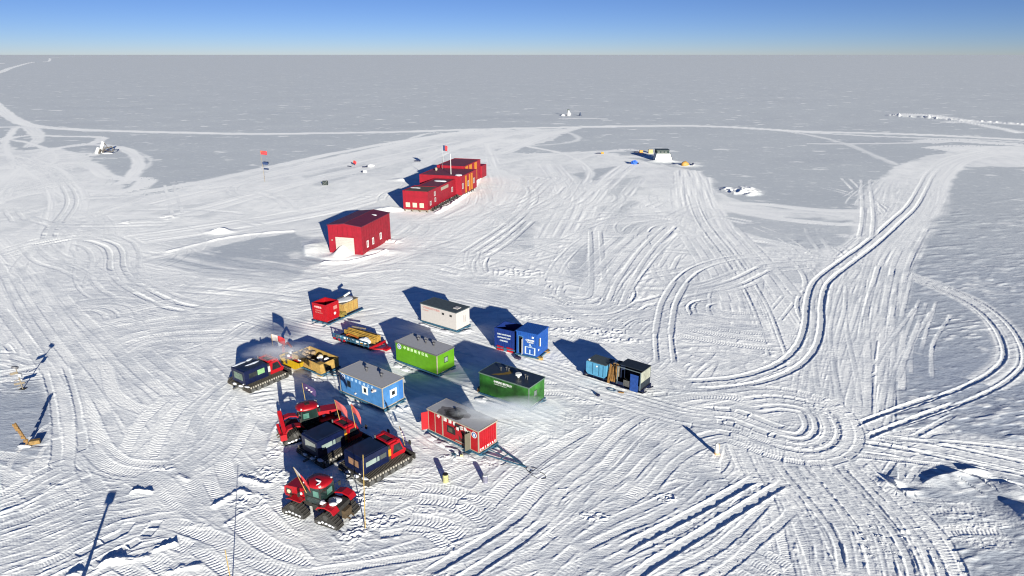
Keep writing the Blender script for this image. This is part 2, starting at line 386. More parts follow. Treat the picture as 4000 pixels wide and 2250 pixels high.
def drift(Q, h, front, back, sd=0, white=0.7, flute=0.3):
    r = near(Q, max(front, back)*2.4)
    if r is None: return
    I, U, SS, acc = r; x, y = X[I], Y[I]
    e = sst(0, 2.0, SS) * sst(0, 2.0, acc-SS); crest = 1 + 0.15*vnoise(SS/2.2, SS*0+sd, 70+sd)
    wd = np.where(U < 0, front, back*(0.8+0.5*np.abs(vnoise(x/0.7, y/0.7, 71+sd))))
    p = np.exp(-(np.abs(U)/wd)**1.5) * e * crest * (1 + flute*vnoise(SS/0.75, U/3.5, 72+sd)*np.clip(-U, 0, 1.2))
    Rl[I] = np.maximum(Rl[I]*0.5 + h*p, Rl[I]*(1-p)); W[I] = np.maximum(W[I], white*np.clip(p*1.4, 0, 1))
def path(pts, step=1.2):
    P = [G(*p) for p in pts]; d = sum(math.dist(P[i], P[i+1]) for i in range(len(P)-1))
    return catmull(P, max(step, d/140))
def shifted(Q, off, wob, seed):
    T = np.gradient(Q, axis=0); T /= np.maximum(np.hypot(T[:, 0], T[:, 1]), 1e-6)[:, None]
    Nn = np.stack([-T[:, 1], T[:, 0]], 1); r2 = np.random.RandomState(seed)
    s = np.linspace(0, 1, len(Q)); o = off + wob*(np.sin(s*6.28*r2.uniform(0.3, 1.1) + r2.uniform(0, 6)))
    return Q + Nn*o[:, None]
def bundle(kind, pts, n, spread, seed=0, amp=1.0, wob=1.0, main=True, cut=True):
    Q = path(pts); r2 = np.random.RandomState(seed + 17)
    for i in range(n):
        q = shifted(Q, r2.uniform(-spread, spread), r2.uniform(0, wob), seed*31+i)
        if cut and len(q) > 12:
            a = int(r2.uniform(0, 0.45)*len(q)); b = int(r2.uniform(0.55, 1)*len(q)); q = q[a:b]
        kk = kind[r2.randint(len(kind))]
        track(kk, q, amp * r2.uniform(0.6, 1.1))
    if main: track(kind[0], Q, amp)
# --- far roads (bands of groomed snow), seen as thin pale lines
for pts, wd, wh in [
 ([(-160,330),(-60,372),(0,424),(60,468),(130,492),(250,503),(420,510),(700,517),(1000,523),(1300,520),(1600,514),(1900,505),(2200,498),(2450,492),(2700,491),(2900,499),(3100,512),(3400,520),(3700,530),(4000,545),(4400,560)], 8, .95),
 ([(2300,497),(2700,493),(3000,508),(3200,520),(3500,535),(3800,545),(4100,560)], 5, .8),
 ([(3000,505),(3150,525),(3300,560),(3420,610),(3500,645)], 3.2, .6), ([(3150,560),(3300,562),(3500,560),(3700,552)], 4, .75),
 ([(3600,556),(3700,548),(3900,560),(4000,565)], 12, .85), ([(3660,585),(3800,575),(4200,590)], 14, .9),
 ([(-200,330),(0,282),(50,263),(130,243),(188,240),(196,232),(210,226),(300,221),(420,219)], 15, .8), ([(-200,262),(0,248),(25,247)], 20, .7),
 ([(-100,500),(60,496),(130,500)], 8, .85), ([(110,500),(130,520),(150,540),(130,560),(110,575)], 5, .8), ([(140,500),(160,530),(140,560)], 4, .8),
 ([(-50,560),(100,530),(250,532),(380,535),(395,545),(350,562),(250,575),(100,590)], 5, .9), ([(150,600),(250,575),(370,565),(480,580),(530,610),(540,650),(500,700),(470,720)], 4.5, .95),
 ([(430,580),(520,590),(580,615),(585,640),(540,680),(520,700)], 1.6, .6), ([(-50,610),(150,605),(330,600),(365,603),(340,612),(200,625)], 4, .9),
 ([(-50,660),(150,650),(330,640),(420,690),(550,700),(575,705),(540,735),(450,750),(350,760)], 6, .95),
 ([(600,800),(760,760),(1000,700),(1300,625),(1600,555),(1800,518),(2000,508)], 9, .95), ([(640,860),(900,790),(1200,710),(1500,640),(1750,580),(1900,545),(2100,505)], 8, .9),
 ([(500,760),(800,710),(1000,665),(1300,600),(1600,545),(1850,510)], 5, .95), ([(560,770),(900,725),(1300,655),(1600,590),(1800,550)], 3, .95),
 ([(1600,540),(1680,520),(1750,525),(1720,545)], 3, .8), ([(1950,600),(2050,560),(2150,525),(2250,500)], 7, .9), ([(1980,560),(2080,540),(2150,515)], 6, .9), ([(2200,640),(2330,600),(2450,585),(2560,600)], 4, .8),
 ([(1940,640),(2100,610),(2300,595),(2440,590)], 5, .85), ([(2180,500),(2260,540),(2200,560),(2050,570)], 2.5, .6), ([(2190,465),(2260,462),(2350,464),(2360,466)], 6, .7),
 # fans of pale strips below the far camp
 ([(2440,645),(2380,690),(2310,760),(2270,840),(2240,900)], 4.5, .95), ([(2480,645),(2420,700),(2340,780),(2300,860)], 3.5, .9), ([(2500,700),(2450,760),(2390,820),(2340,900),(2330,1000),(2340,1150)], 4.5, .95),
 ([(2670,665),(2680,740),(2690,800),(2700,860)], 6, .95), ([(2700,665),(2730,720),(2760,780),(2800,840)], 6, .95), ([(2690,860),(2800,960),(2900,1050),(2990,1180),(3060,1330)], 9, .85), ([(2700,840),(2640,960),(2560,1040),(2460,1160),(2400,1230)], 7, .85),
 ([(2300,800),(2500,770),(2700,790),(2900,820),(3050,850)], 6, .9), ([(2280,880),(2500,860),(2640,840),(2800,835)], 4, .85), ([(2000,770),(2150,790),(2300,800)], 5, .9),
 ([(2250,860),(2180,980),(2150,1080),(2120,1130)], 6, .95), ([(2090,920),(2100,1000),(2105,1080),(2070,1110),(2020,1115)], 2.6, .95), ([(2040,860),(2130,910),(2150,960),(2160,1010)], 2.4, .9),
 ([(2740,800),(2900,815),(3150,830),(3300,845)], 3, .85), ([(3000,799),(3172,819),(3345,826),(3517,826)], 4, .95), ([(2850,790),(3000,799)], 4, .9), ([(2700,770),(2850,820),(3000,847),(3207,874),(3448,881)], 3.5, .9),
 ([(2700,840),(2860,900),(3050,960),(3150,985)], 3, .8),
 # grey graded strip below the shed
 ([(560,1000),(760,1040),(1000,1080),(1180,1090)], 3, .55), ([(620,1020),(800,1080),(1000,1130)], 2.5, .65),
 ([(0,540),(120,560),(220,610),(160,660),(0,690)], 3, .95), ([(0,720),(100,640),(220,580),(330,560)], 3, .95), ([(60,500),(20,560),(60,640),(200,740),(300,800)], 3.5, .95), ([(0,600),(180,640),(300,720),(330,800),(280,900)], 3, .95),
 ([(-40,800),(100,760),(300,740),(480,760)], 4, .95), ([(0,860),(140,820),(300,780),(440,770)], 3, .95), ([(60,1000),(160,900),(200,800),(180,700)], 3, .95), ([(260,1000),(300,900),(420,820),(560,780)], 4, .9), ([(0,940),(180,860),(420,840),(700,850)], 3, .95), ([(1180,660),(1400,600),(1560,560)], 3, .95), ([(2000,560),(2200,600),(2300,660),(2280,740)], 3, .9), ([(1960,700),(2080,690),(2180,720),(2120,800),(2000,850)], 3, .95), ([(1900,560),(1930,640),(1960,720),(1950,800)], 4, .95), ([(2500,780),(2600,840),(2640,900),(2560,960)], 3, .95),
]: band(path(pts), wd, wh, 0.05, 1.2, 0.3, 0.7, sd=len(pts))
# long streaky carriageways
band(path([(3900,590),(3740,625),(3650,690),(3610,760),(3540,850),(3440,940),(3330,1050),(3290,1200),(3270,1400),(3250,1640)]), 11, .86, .05, 1.6, .3)
band(path([(3640,700),(3610,800),(3520,930),(3440,1060),(3380,1220),(3340,1400),(3310,1640)]), 9, .80, .05, 1.9, .3, 1.5, 3)
band(path([(3560,640),(3480,700),(3440,800),(3420,900)]), 5, .75, .05, 1.6, .3, 1.0, 4)
band(path([(3330,800),(3380,790),(3440,740),(3470,700)]), 1.5, .8, .05, 2, .3, .3, 4)
band(path([(-100,930),(60,1130),(170,1260),(310,1380),(440,1540),(500,1720)]), 12, .92, .035, 1.7, .3, 1.0, 5)
band(path([(-50,1200),(90,1340),(200,1460),(265,1580),(300,1740)]), 3, .92, .02, 1.9, .3, .5, 6)
band(path([(500,1000),(900,1075),(1250,1060),(1560,960),(1700,860),(1850,780),(1880,700),(1850,640)]), 13, .93, .05, 1.1, .4, 1.5, 7)
band(path([(500,940),(800,900),(1100,850),(1400,790),(1540,740)]), 12, .9, .05, 1.0, .4, 1.5, 8)
band(path([(1560,700),(1650,640),(1740,590),(1850,560),(1980,530)]), 8, .93, .05, 1.0, .4, 1.5, 9)
band(path([(820,1160),(1100,1120),(1400,1080),(1800,1050),(2100,1090),(2350,1140)]), 9, .9, .05, 1.2, .4, 1.5, 10)
band(path([(1880,650),(1990,700),(1950,780),(1850,850),(1720,930)]), 9, .95, .03, 1.0, .4, 1.5, 11)
for i, (p, wd) in enumerate([([(2700,690),(2720,800),(2820,1000),(2960,1250),(3050,1400)], 12), ([(2640,900),(2500,1060),(2380,1200)], 9), ([(2100,700),(2000,850),(1850,990),(1780,1080)], 8),
    ([(2150,640),(2230,760),(2180,900),(2080,1080)], 9), ([(2880,1150),(2950,1300),(3020,1450)], 10), ([(2480,1560),(2300,1480),(2100,1400),(1900,1330),(1640,1260)], 5), ([(2450,1600),(2700,1620)], 8), ([(200,600),(60,680),(-60,800)], 10)]):
    band(path(p), wd, .88, .04, 1.4, .5, 1.6, 12+i)

# --- scuffed tracks all over the yard, nearer ones last so that they cut the older
rt = random.Random(11)
def wander(cx, cy, ang, ln, curve):
    x0, y0 = G(cx, cy); P = []; a = ang
    for k in range(7):
        P.append((x0, y0)); x0 += math.cos(a)*ln/6; y0 += math.sin(a)*ln/6; a += curve/6
    return catmull([np.array(p) for p in P], 1.0)
for i in range(620):
    py = 560 + (2230-560) * rt.random() ** 0.75; px = rt.uniform(-50, 3500)
    x0, y0 = G(px, py); sc = max(1, y0/70)
    # prevailing directions differ from place to place
    if px < 800: base = rt.choice([2.2, 2.35, 2.0, 0.1, 0.25])
    elif px < 1900: base = rt.choice([0.0, 0.25, -0.35, 0.6, 2.7])
    elif px < 2700: base = rt.choice([1.9, 1.1, 0.9, -0.1, 0.1, 2.3])
    else: base = rt.choice([1.8, 2.1, 1.9, 0.5, 0.9])
    q = wander(px, py, base + rt.gauss(0, 0.25), rt.uniform(8, 26)*min(sc, 2.2), rt.choice([0, 0.3, -0.3, 0.8, -0.8, 2.0, -2.0]))
    I0 = near(q[::max(1, len(q)//8)], 1.0)
    if I0 is None or YARD[I0[0]].mean() < 0.6: continue
    track(rt.choice('PPTTTQLLLSCC'), q, rt.uniform(0.35, 0.9))

# --- authored tracks, photo sight lines laid on the ground
B = bundle
# left: yard loops and the twin rut
B('LTP', [(20,1000),(200,945),(330,930),(420,955),(450,1000),(452,1050),(480,1100),(560,1150),(660,1195),(810,1215),(1000,1200),(1200,1165),(1400,1120)], 5, 5, 1)
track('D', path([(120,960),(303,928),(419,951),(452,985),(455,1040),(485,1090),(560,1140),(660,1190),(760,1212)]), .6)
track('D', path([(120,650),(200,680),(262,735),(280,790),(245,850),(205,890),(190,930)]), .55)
B('LT', [(170,950),(230,1000),(330,1030),(420,1080)], 3, 3, 2); B('LTP', [(250,1200),(400,1190),(480,1210),(500,1240)], 5, 4, 3); B('LT', [(60,600),(120,640),(230,660),(300,720)], 4, 5, 4)
B('LTP', [(0,760),(120,730),(250,700),(420,690)], 5, 8, 5); B('LP', [(0,900),(200,900),(500,895),(900,880)], 6, 9, 6); B('LTP', [(500,1100),(700,1080),(1000,1100),(1300,1130)], 6, 8, 7)
B('LT', [(330,1060),(600,1080),(700,1110),(560,1130),(420,1120)], 3, 4, 8); B('LTP', [(220,1330),(400,1290),(620,1240),(800,1210)], 6, 6, 9); B('LTP', [(900,1320),(1000,1260),(1200,1240)], 4, 6, 10)
B('PT', [(330,1500),(450,1400),(600,1330),(900,1310)], 6, 7, 11); B('TL', [(0,1405),(100,1440),(200,1490)], 4, 4, 12); B('TC', [(-40,1490),(130,1452),(220,1438)], 3, 3, 13); B('L', [(0,1510),(120,1500),(230,1480)], 2, 2, 14)
# left main road, four lanes of belt marks
for off, pts in enumerate([
 [(-60,960),(0,1040),(76,1163),(151,1280),(215,1400),(265,1500),(300,1600),(325,1700),(338,1790),(345,1860),(400,1940),(500,2010)],
 [(40,1040),(110,1170),(190,1290),(290,1420),(370,1530),(420,1640),(455,1710),(520,1780),(600,1830),(680,1843)],
 [(90,1070),(180,1210),(280,1340),(380,1460),(460,1570),(520,1680),(580,1760),(680,1800)],
 [(140,1090),(250,1240),(360,1370),(470,1500),(560,1620),(640,1720)],
 [(0,1200),(100,1330),(180,1440),(235,1540),(262,1640),(272,1740),(264,1830),(290,1900),(340,1945),(400,1968)]]):
    track('P' if off in (1, 2, 3) else 'Q', path(pts), 1.0)
    if off in (1, 2, 3): track('Q', shifted(path(pts), 2.1, .4, off), .8)
track('D', path([(262,1640),(272,1740),(262,1830),(290,1905)]), .5)
track('S', shifted(path([(215,1440),(240,1520),(258,1600),(268,1700)]), 0, 0, 1), .8)
B('PQ', [(560,1480),(640,1560),(700,1640),(760,1740),(860,1850),(950,1950)], 6, 5, 15); B('PT', [(620,1400),(760,1500),(800,1620),(700,1760),(620,1860)], 6, 4, 16); B('PQ', [(520,1380),(640,1480),(760,1560),(880,1580)], 5, 5, 17)
B('TP', [(600,1900),(700,1780),(760,1640),(860,1540),(930,1490)], 5, 4, 18)
B('Q', [(345,1750),(420,1822),(520,1845),(640,1842),(720,1815),(840,1730),(900,1640)], 3, 1.2, 19, cut=False)
B('QP', [(450,1900),(600,2010),(760,2110),(930,2235),(1000,2300)], 9, 3.4, 20, cut=False); B('PQ', [(360,1930),(520,2060),(700,2170),(860,2300)], 4, 3, 21); B('QP', [(860,1780),(900,1900),(960,2000),(1100,2120),(1300,2200)], 5, 3, 22)
B('QP', [(420,2000),(650,2040),(900,2130),(1060,2230)], 3, 2, 23)
for pts in [[(-80,1990),(60,1950),(200,1880),(290,1830)], [(-80,2060),(100,2010),(250,1960),(340,1915)], [(-80,2130),(120,2070),(300,2005),(440,1985),(560,1990)], [(-80,2205),(120,2145),(300,2090),(450,2020),(600,1990)], [(-60,2270),(160,2200),(400,2110),(620,2040)], [(100,2290),(330,2190),(520,2110),(700,2060)]]:
    track(rt.choice('TPTQ'), path(pts), 1.0); track('T', shifted(path(pts), .9, .4, len(pts)), .9); track('C', shifted(path(pts), -1.4, .3, len(pts)), 1.2)
track('D', path([(330,2190),(420,2140),(520,2090),(560,2040)]), .55); ridge(path([(-40,2020),(120,1955),(240,1890)]), .4, .08, 3, .8)
ridge(path([(370,2222),(430,2192),(520,2188),(600,2170)]), .55, .15, 5, .7); ridge(path([(630,2240),(700,2222),(800,2210)]), .5, .12, 6, .7); ridge(path([(230,2275),(300,2248),(350,2240)]), .7, .18, 7, .7)
ridge(path([(500,1930),(540,1915),(600,1925)]), .35, .15, 8, .8); ridge(path([(590,2160),(640,2140),(700,2120)]), .35, .16, 9, .9); ridge(path([(690,1850),(740,1880)]), .4, .08, 10, .5)
ridge(path([(820,1990),(900,1940),(945,1915),(1000,1960)]), .5, .16, 11, .6); ridge(path([(870,2060),(950,2010),(1020,1970)]), .45, .14, 12, .6); ridge(path([(930,1860),(990,1880),(1060,1900)]), .45, .14, 13, .6)
# front of the parked machines and the long arcs at the bottom
B('QPT', [(980,1960),(1100,2060),(1300,2130),(1480,2150),(1640,2130),(1800,2080)], 8, 3.5, 24); B('QP', [(900,2020),(1060,2140),(1300,2210),(1560,2230)], 7, 3, 25)
B('TLP', [(1326,2020),(1435,2105),(1543,2140),(1707,2120),(1924,2037),(2087,1950),(2250,1830),(2400,1725),(2497,1655),(2597,1625)], 7, 2.6, 26, cut=False)
B('TPL', [(1600,2270),(1800,2160),(2000,2060),(2200,1930),(2400,1800),(2520,1720)], 13, 6, 27); B('TP', [(2000,2290),(2200,2120),(2400,1960),(2560,1830)], 9, 4.5, 28); B('TPQ', [(1150,2290),(1500,2240),(1800,2180),(2100,2060)], 8, 4, 29)
B('PT', [(1900,2060),(2050,1900),(2200,1780),(2350,1690)], 6, 4, 30); track('D', path([(1680,2290),(1860,2180),(2000,2090),(2100,2010)]), .5); B('C', [(1700,1985),(1800,1990),(1900,1985)], 4, 1.5, 31)
B('PQ', [(1620,1990),(1760,2010),(1850,2080)], 3, 2.5, 32); B('TP', [(2400,2290),(2560,2180),(2700,2090),(2850,1990)], 9, 4.5, 33); B('TC', [(2500,2290),(2700,2200),(2900,2060),(2960,1990)], 8, 3.5, 34)
# centre and upper yard
B('LSP', [(1830,700),(1850,760),(1840,800)], 3, 6, 35); track('D', path([(2070,860),(1990,930),(1900,990),(1830,1010)]), .3); track('D', path([(2010,700),(2070,730),(2080,780),(2040,830),(1970,890),(1850,970),(1820,990)]), .3)
B('LS', [(1850,980),(1845,1030),(1880,1080),(1920,1110)], 1, 2, 36); B('SL', [(1840,1110),(1950,1120),(2010,1150),(2000,1180),(1920,1170)], 4, 4, 37); B('SL', [(2170,1110),(2160,1150),(2220,1180),(2330,1180),(2390,1150),(2400,1100)], 4, 3, 38)
track('D', path([(2180,1120),(2170,1150),(2240,1175),(2320,1165),(2335,1100),(2330,980),(2325,900)]), .3); B('SL', [(2120,1150),(2240,1210),(2360,1200),(2390,1160)], 3, 3, 39)
B('LS', [(2600,760),(2500,790),(2480,810),(2530,830)], 3, 5, 40); B('SL', [(2640,860),(2540,880),(2505,920),(2520,960)], 3, 4, 41); B('LT', [(2260,700),(2200,780),(2050,830),(1950,870)], 6, 10, 42); B('TLP', [(2620,880),(2520,980),(2440,1100),(2400,1190)], 7, 7, 43)
B('LTP', [(2700,760),(2740,860),(2860,1020),(2960,1180),(3040,1400)], 9, 8, 44); B('LT', [(2060,680),(2160,680),(2200,700),(2120,730),(2040,720)], 4, 6, 45); B('LSP', [(2190,760),(2140,800),(2060,830)], 4, 7, 46)
B('SLP', [(1990,1200),(2130,1240),(2300,1240),(2420,1230),(2520,1180)], 7, 5, 47); B('LTP', [(2380,1290),(2450,1240),(2560,1220)], 5, 4, 48); B('PT', [(2140,1260),(2260,1300),(2400,1330),(2560,1420)], 7, 4, 49)
B('PTS', [(1500,1150),(1700,1120),(1950,1160),(2150,1220),(2280,1300)], 8, 6, 50); B('LTP', [(1400,1100),(1560,1060),(1700,1080),(1840,1120)], 6, 6, 51)
B('SL', [(2680,1240),(2660,1200),(2690,1170),(2760,1160)], 3, 2.5, 52); B('PTL', [(2680,1250),(2850,1280),(3000,1290)], 6, 6, 53); B('TL', [(3000,1040),(2850,1110),(2650,1150),(2500,1190)], 4, 3, 54)
B('LT', [(3000,1056),(3200,1030),(3340,1000)], 4, 3, 55)
# right: big arc and corridor
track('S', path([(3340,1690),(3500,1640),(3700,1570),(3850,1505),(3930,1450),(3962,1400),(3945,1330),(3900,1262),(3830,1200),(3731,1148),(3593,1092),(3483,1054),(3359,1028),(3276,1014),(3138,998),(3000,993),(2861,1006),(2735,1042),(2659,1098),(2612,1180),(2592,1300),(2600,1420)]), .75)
band(shifted(path([(3850,1505),(3930,1450),(3962,1400),(3945,1330),(3900,1262),(3830,1200),(3731,1148),(3593,1092),(3483,1054)]), 0, 0, 1), 4.2, .62, .02, 2, .8, .4, 3)
for pts in [[(3700,1120),(3560,1075)], [(3386,1040),(3276,1350),(3230,1620)], [(3450,1040),(3331,1350),(3280,1620)], [(3500,960),(3390,1200),(3350,1500),(3340,1650)], [(3420,1060),(3300,1300),(3260,1640)], [(3540,880),(3440,1080),(3370,1340),(3345,1500)], [(3620,700),(3580,820),(3480,960)], [(3590,720),(3520,840),(3430,960)], [(3240,1100),(3200,1300),(3210,1600)]]:
    q = path(pts)
    for jj in range(4): track(rt.choice('LCTC'), shifted(q, rt.uniform(-3.5, 3.5), .6, jj*7+len(pts)), rt.uniform(.25, .5))
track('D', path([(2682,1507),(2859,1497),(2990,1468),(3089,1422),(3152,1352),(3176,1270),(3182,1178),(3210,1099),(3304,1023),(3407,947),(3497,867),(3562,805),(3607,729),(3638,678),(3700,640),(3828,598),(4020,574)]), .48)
track('D', path([(2590,1310),(2600,1240),(2615,1180),(2660,1100)]), .3)
B('TC', [(3460,1040),(3420,1200),(3400,1330)], 2, 2, 56); B('LT', [(3420,700),(3330,780),(3340,810),(3400,800)], 2, 3, 57); B('TL', [(3380,700),(3390,830),(3380,930)], 2, 3, 58)
# bottom right: hauling ruts, belt marks, the swirl
B('TC', [(2900,1720),(2930,1900),(3000,2100),(3060,2290)], 4, 1.6, 59, cut=False); B('TC', [(3030,1800),(3110,1960),(3200,2150),(3260,2290)], 4, 1.5, 60, cut=False); B('TP', [(2960,1900),(2860,2050),(2700,2180),(2560,2290)], 6, 3, 61)
track('Q', path([(3290,1800),(3340,1840),(3448,1915),(3573,2006),(3655,2097),(3697,2188),(3730,2300)], .8), 1.2)
B('TQ', [(2620,1790),(2700,1730),(2800,1715),(2870,1745),(2890,1790),(2830,1850),(2700,1850),(2610,1805)], 2, 1.0, 63, cut=False)
B('TP', [(2900,1740),(2870,1840),(2750,1925),(2600,1995),(2400,2085),(2280,2170)], 5, 2, 64, cut=False); B('TP', [(2620,1840),(2700,1870),(2820,1860)], 3, 2, 65); B('TP', [(2480,1580),(2620,1560),(2800,1580),(2960,1600)], 5, 3, 66); B('T', [(3340,1700),(3240,1760),(3100,1775)], 5, 2, 67)
B('QT', [(3250,1560),(3300,1620),(3330,1690),(3280,1750)], 4, 2, 68)
# spoil heaps, drifts and lumps
drift(path([(3590,1905),(3650,1874),(3720,1860),(3785,1845),(3850,1850),(3900,1872)]), .27, 2.2, .22, 1, .35, .8); drift(path([(3890,1872),(3930,1882),(3985,1925),(4060,1990)]), .28, 1.5, .3, 2, .4, .3); mound(3485,1893, .9, .7, .36, 1, .12, .8); mound(4040,2040, 1.6, 2.0, .7, 3, .15, .7); drift(path([(3440,1900),(3500,1920),(3560,1930),(3620,1915)]), .2, .5, .3, 3, .8, .2)
rough(3790,2010, 5.0, 2.6, .05, .55, 1, .4); rough(3850,2120, 3.5, 1.2, .05, .4, 2, .6); rough(3800,2060, 6, .5, .05, .25, 3, .7)
mound(860,905, 2.4, 1.6, .8, 5, .3, .95); rough(670,848, 3, 3, .7, 1.6, 36, .9); rough(500,868, 2.5, 2.5, .5, 1.4, 37, .9)
ridge(path([(640,985),(760,955),(900,925),(1050,908),(1160,900)]), 1.1, .16, 72, .6, .98)
# drifts piled round the shed and the station
mound(1340,1010, 5.0, 2.4, .35, 8, .12, .62, -.1); mound(1340,996, 1.5, 2.2, 1.7, 9, .1, .7); mound(1225,970, 3.8, 5.5, .7, 10, .1, .45); rough(1540,945, 2.6, 2.2, .9, 1.2, 11, 1); mound(1480,985, 4.0, 1.8, .35, 12, .3, .9)
ridge(path([(1165,1010),(1220,1024),(1300,1030),(1400,1020),(1520,980)]), .9, .35, 73, .3, 1)
mound(1520,818, 3.8, 2.0, .7, 13, .3, .95); mound(1590,705, 4, 2, .6, 14, .3, .95); ridge(path([(1700,835),(1780,790),(1850,730),(1880,670)]), .9, .4, 74, .8, .9)
rough(1892,655, 3.0, 13, 1.0, 1.6, 12, 1)
# broken snow blocks heap, and the heap by the far camp
rough(2898,750, 5.6, 6.5, 2.4, 2.2, 4, .95); rough(2850,742, 3, 5, 1.6, 1.9, 5, .95); rough(2930,735, 3, 5, 1.6, 1.8, 15, .95); rough(3320,925, 3.4, 1.8, .5, .8, 6, .85); rough(3290,918, 2.4, 1, .3, .6, 7, .8); rough(2495,612, 13, 5, .9, 2.2, 8, .8)
mound(2590,630, 5, 2.5, .8, 15, .1, 1); mound(2678,644, 4, 3, .8, 16, .3, 1); rough(2030,645, 4, 4, .9, 2, 38, .9)
rough(2020,1060, 6.5, 3.8, .32, .9, 9, .9); rough(1960,1105, 4, 2, .22, .7, 10, .9)
for i, (a_, b_, c_, d_, e_) in enumerate([(1960,1235,8,1.6,.20),(2120,1240,6,1.8,.24),(2250,1290,6,1.6,.18),(2400,1300,5,2,.2),(2440,1330,4,1.2,.2),(2050,1300,5,1,.14),(1600,1160,7,1.5,.12),(2200,1250,3,1,.3)]): rough(a_, b_, c_, d_, e_, .55, 11+i, .9)
for p in [(3520,452),(3640,458),(3740,466),(3860,472),(3960,480)]:
    ridge(path([(p[0]-60, p[1]-2),(p[0]+60, p[1]+6)]), 4, 1.2, p[0] % 9, .8, .9)
band(path([(3505,452),(3600,447),(3700,462),(3850,476),(4050,488)]), 14, .85, .12, .5, .3, 3, 5); band(path([(3690,478),(3750,475),(3850,490),(4000,520)]), 8, .85, .12, .5, .3, 2, 6)
# churned snow round the parked machines
for i, (a_, b_, c_, d_, e_) in enumerate([(1390,1960,1.6,1.8,.20),(1340,1920,.8,1.6,.22),(1460,2040,2.6,1.2,.14),(1380,2090,1.6,1.0,.16),(1080,1760,1.6,2.0,.12),(1040,1860,2.4,2.0,.14),(980,1960,2.0,1.5,.14),(1130,1880,1.0,1.6,.12),(1240,1500,.7,1.6,.15),(1010,1600,2,2,.07),
    (1600,1840,2.4,1.2,.06),(1760,1790,1.5,.5,.14),(1900,1820,3,1.2,.06),(2100,1720,4,1.6,.05),(2240,1640,4,1.6,.06),(2320,1560,5,1.2,.09),(2420,1650,4,2,.07),(2250,1420,4,1.2,.1),(2160,1480,5,1.5,.06),(2560,2120,1.6,1.8,.16),(2600,1950,1.2,.8,.16),(2330,2020,2,1,.1),(640,1830,1.6,.8,.12),(1480,1930,1,1.5,.08),(2540,1700,3,1.6,.05),
    (1850,1600,4,1.5,.05),(1500,1290,5,1.0,.05),(1760,1500,5,1.2,.07),(1650,1560,4,1.0,.08)]): rough(a_, b_, c_, d_, e_, .36, 20+i, .95)
for i in range(24): rough(rt.uniform(500, 3000), 1900 + 360*rt.random(), rt.uniform(.5, 2.2), rt.uniform(.3, 1.0), rt.uniform(.03, .07), .38, i, .9)
ridge(path([(1100,1640),(1060,1700),(1050,1760)]), .4, .12, 75)

# the clearest ruts were cut last
for k_, pts in [('S',[(3320,1704),(3490,1733),(3655,1758),(4000,1832),(4150,1870)]), ('S',[(3316,1745),(3490,1770),(3717,1820),(4000,1882),(4150,1920)]), ('C',[(3400,1700),(3498,1722),(3738,1733),(4000,1762),(4200,1790)]), ('C',[(3303,1778),(3448,1795),(3593,1811),(3730,1827)]),
                ('S',[(3330,1700),(3480,1640),(3700,1560)]), ('C',[(3560,1715),(3640,1670),(3740,1620)]), ('D',[(3200,1800),(3324,1935),(3428,2064),(3480,2160),(3520,2290)]), ('S',[(3250,1811),(3399,1931),(3498,2064),(3560,2180),(3610,2290)]), ('S',[(3170,1830),(3280,1960),(3370,2090),(3420,2290)]),
                ('T',[(2898,1720),(2944,1825),(3023,1956),(3108,2290)]), ('T',[(2940,1740),(2990,1850),(3070,1980),(3160,2290)]), ('T',[(3030,1772),(3088,1890),(3187,2087),(3266,2290)]), ('T',[(3060,1790),(3130,1900),(3230,2080),(3320,2290)])]:
    track(k_, path(pts, .8), 1.0)
for i in range(5): track('S' if i % 2 else 'L', shifted(path([(3200,1800),(3324,1935),(3428,2064),(3480,2160),(3520,2290)], .8), (-4.4, -3.0, -1.2, 1.8, 3.4)[i], .25, i), .8)
for i in range(3): track('T', shifted(path([(3000,2290),(2860,2200),(2760,2100),(2700,2060)], .8), (i-1)*1.5, .2, i), 1.0)
for i in range(4): track('T', shifted(path([(2400,2290),(2560,2210),(2760,2120),(2900,2010),(2960,1940)], .8), (i-1)*1.7, .3, i+4), 1.0)
for pts in ([(2950,1872),(2728,1998),(2485,2122),(2420,2160)], [(3066,1886),(2793,2056),(2531,2220),(2450,2280)]): Q_ = path(pts, .8); KIND['X'] = dict(g=0.0, hw=.42, d=.15, ta=0, p=1, ch=0, b=.05, w=.80); track('X', Q_, 1.0)
for i, o in enumerate([0, 1.1, 2.3, -1.2, -2.2]):
    track('QTQTP'[i], shifted(path([(2300,1905),(2400,1830),(2498,1725),(2597,1655),(2728,1610),(2859,1608),(2990,1645),(3095,1668)], .8), o, .2, i), .8)
    track('QTQPT'[i], shifted(path([(2420,1880),(2540,1755),(2660,1690),(2790,1660),(2900,1680),(3020,1725),(3120,1748),(3200,1738),(3240,1690),(3215,1620),(3141,1580),(3023,1562),(2892,1578),(2728,1612),(2600,1650)], .8), o*.8, .2, i), .85)
track('D', path([(2740,1620),(2860,1622),(2960,1660),(3080,1700),(3170,1700)]), .5); track('D', path([(2700,1690),(2790,1668),(2860,1680)]), .4); B('Q', [(3040,1640),(3100,1632),(3160,1650),(3170,1685),(3100,1712)], 2, .6, 62, cut=False)
track('Q', shifted(path([(2300,1905),(2400,1830),(2498,1725),(2597,1655),(2728,1610),(2859,1608),(2990,1645),(3095,1668)], .8), 3.4, .2, 8), .9)
for o in (-.1, .9): track('S', shifted(path([(2900,1575),(3023,1562),(3141,1580),(3215,1620),(3240,1690),(3200,1738),(3120,1748),(3020,1725)], .8), o-1.2, .1, 3), .6)
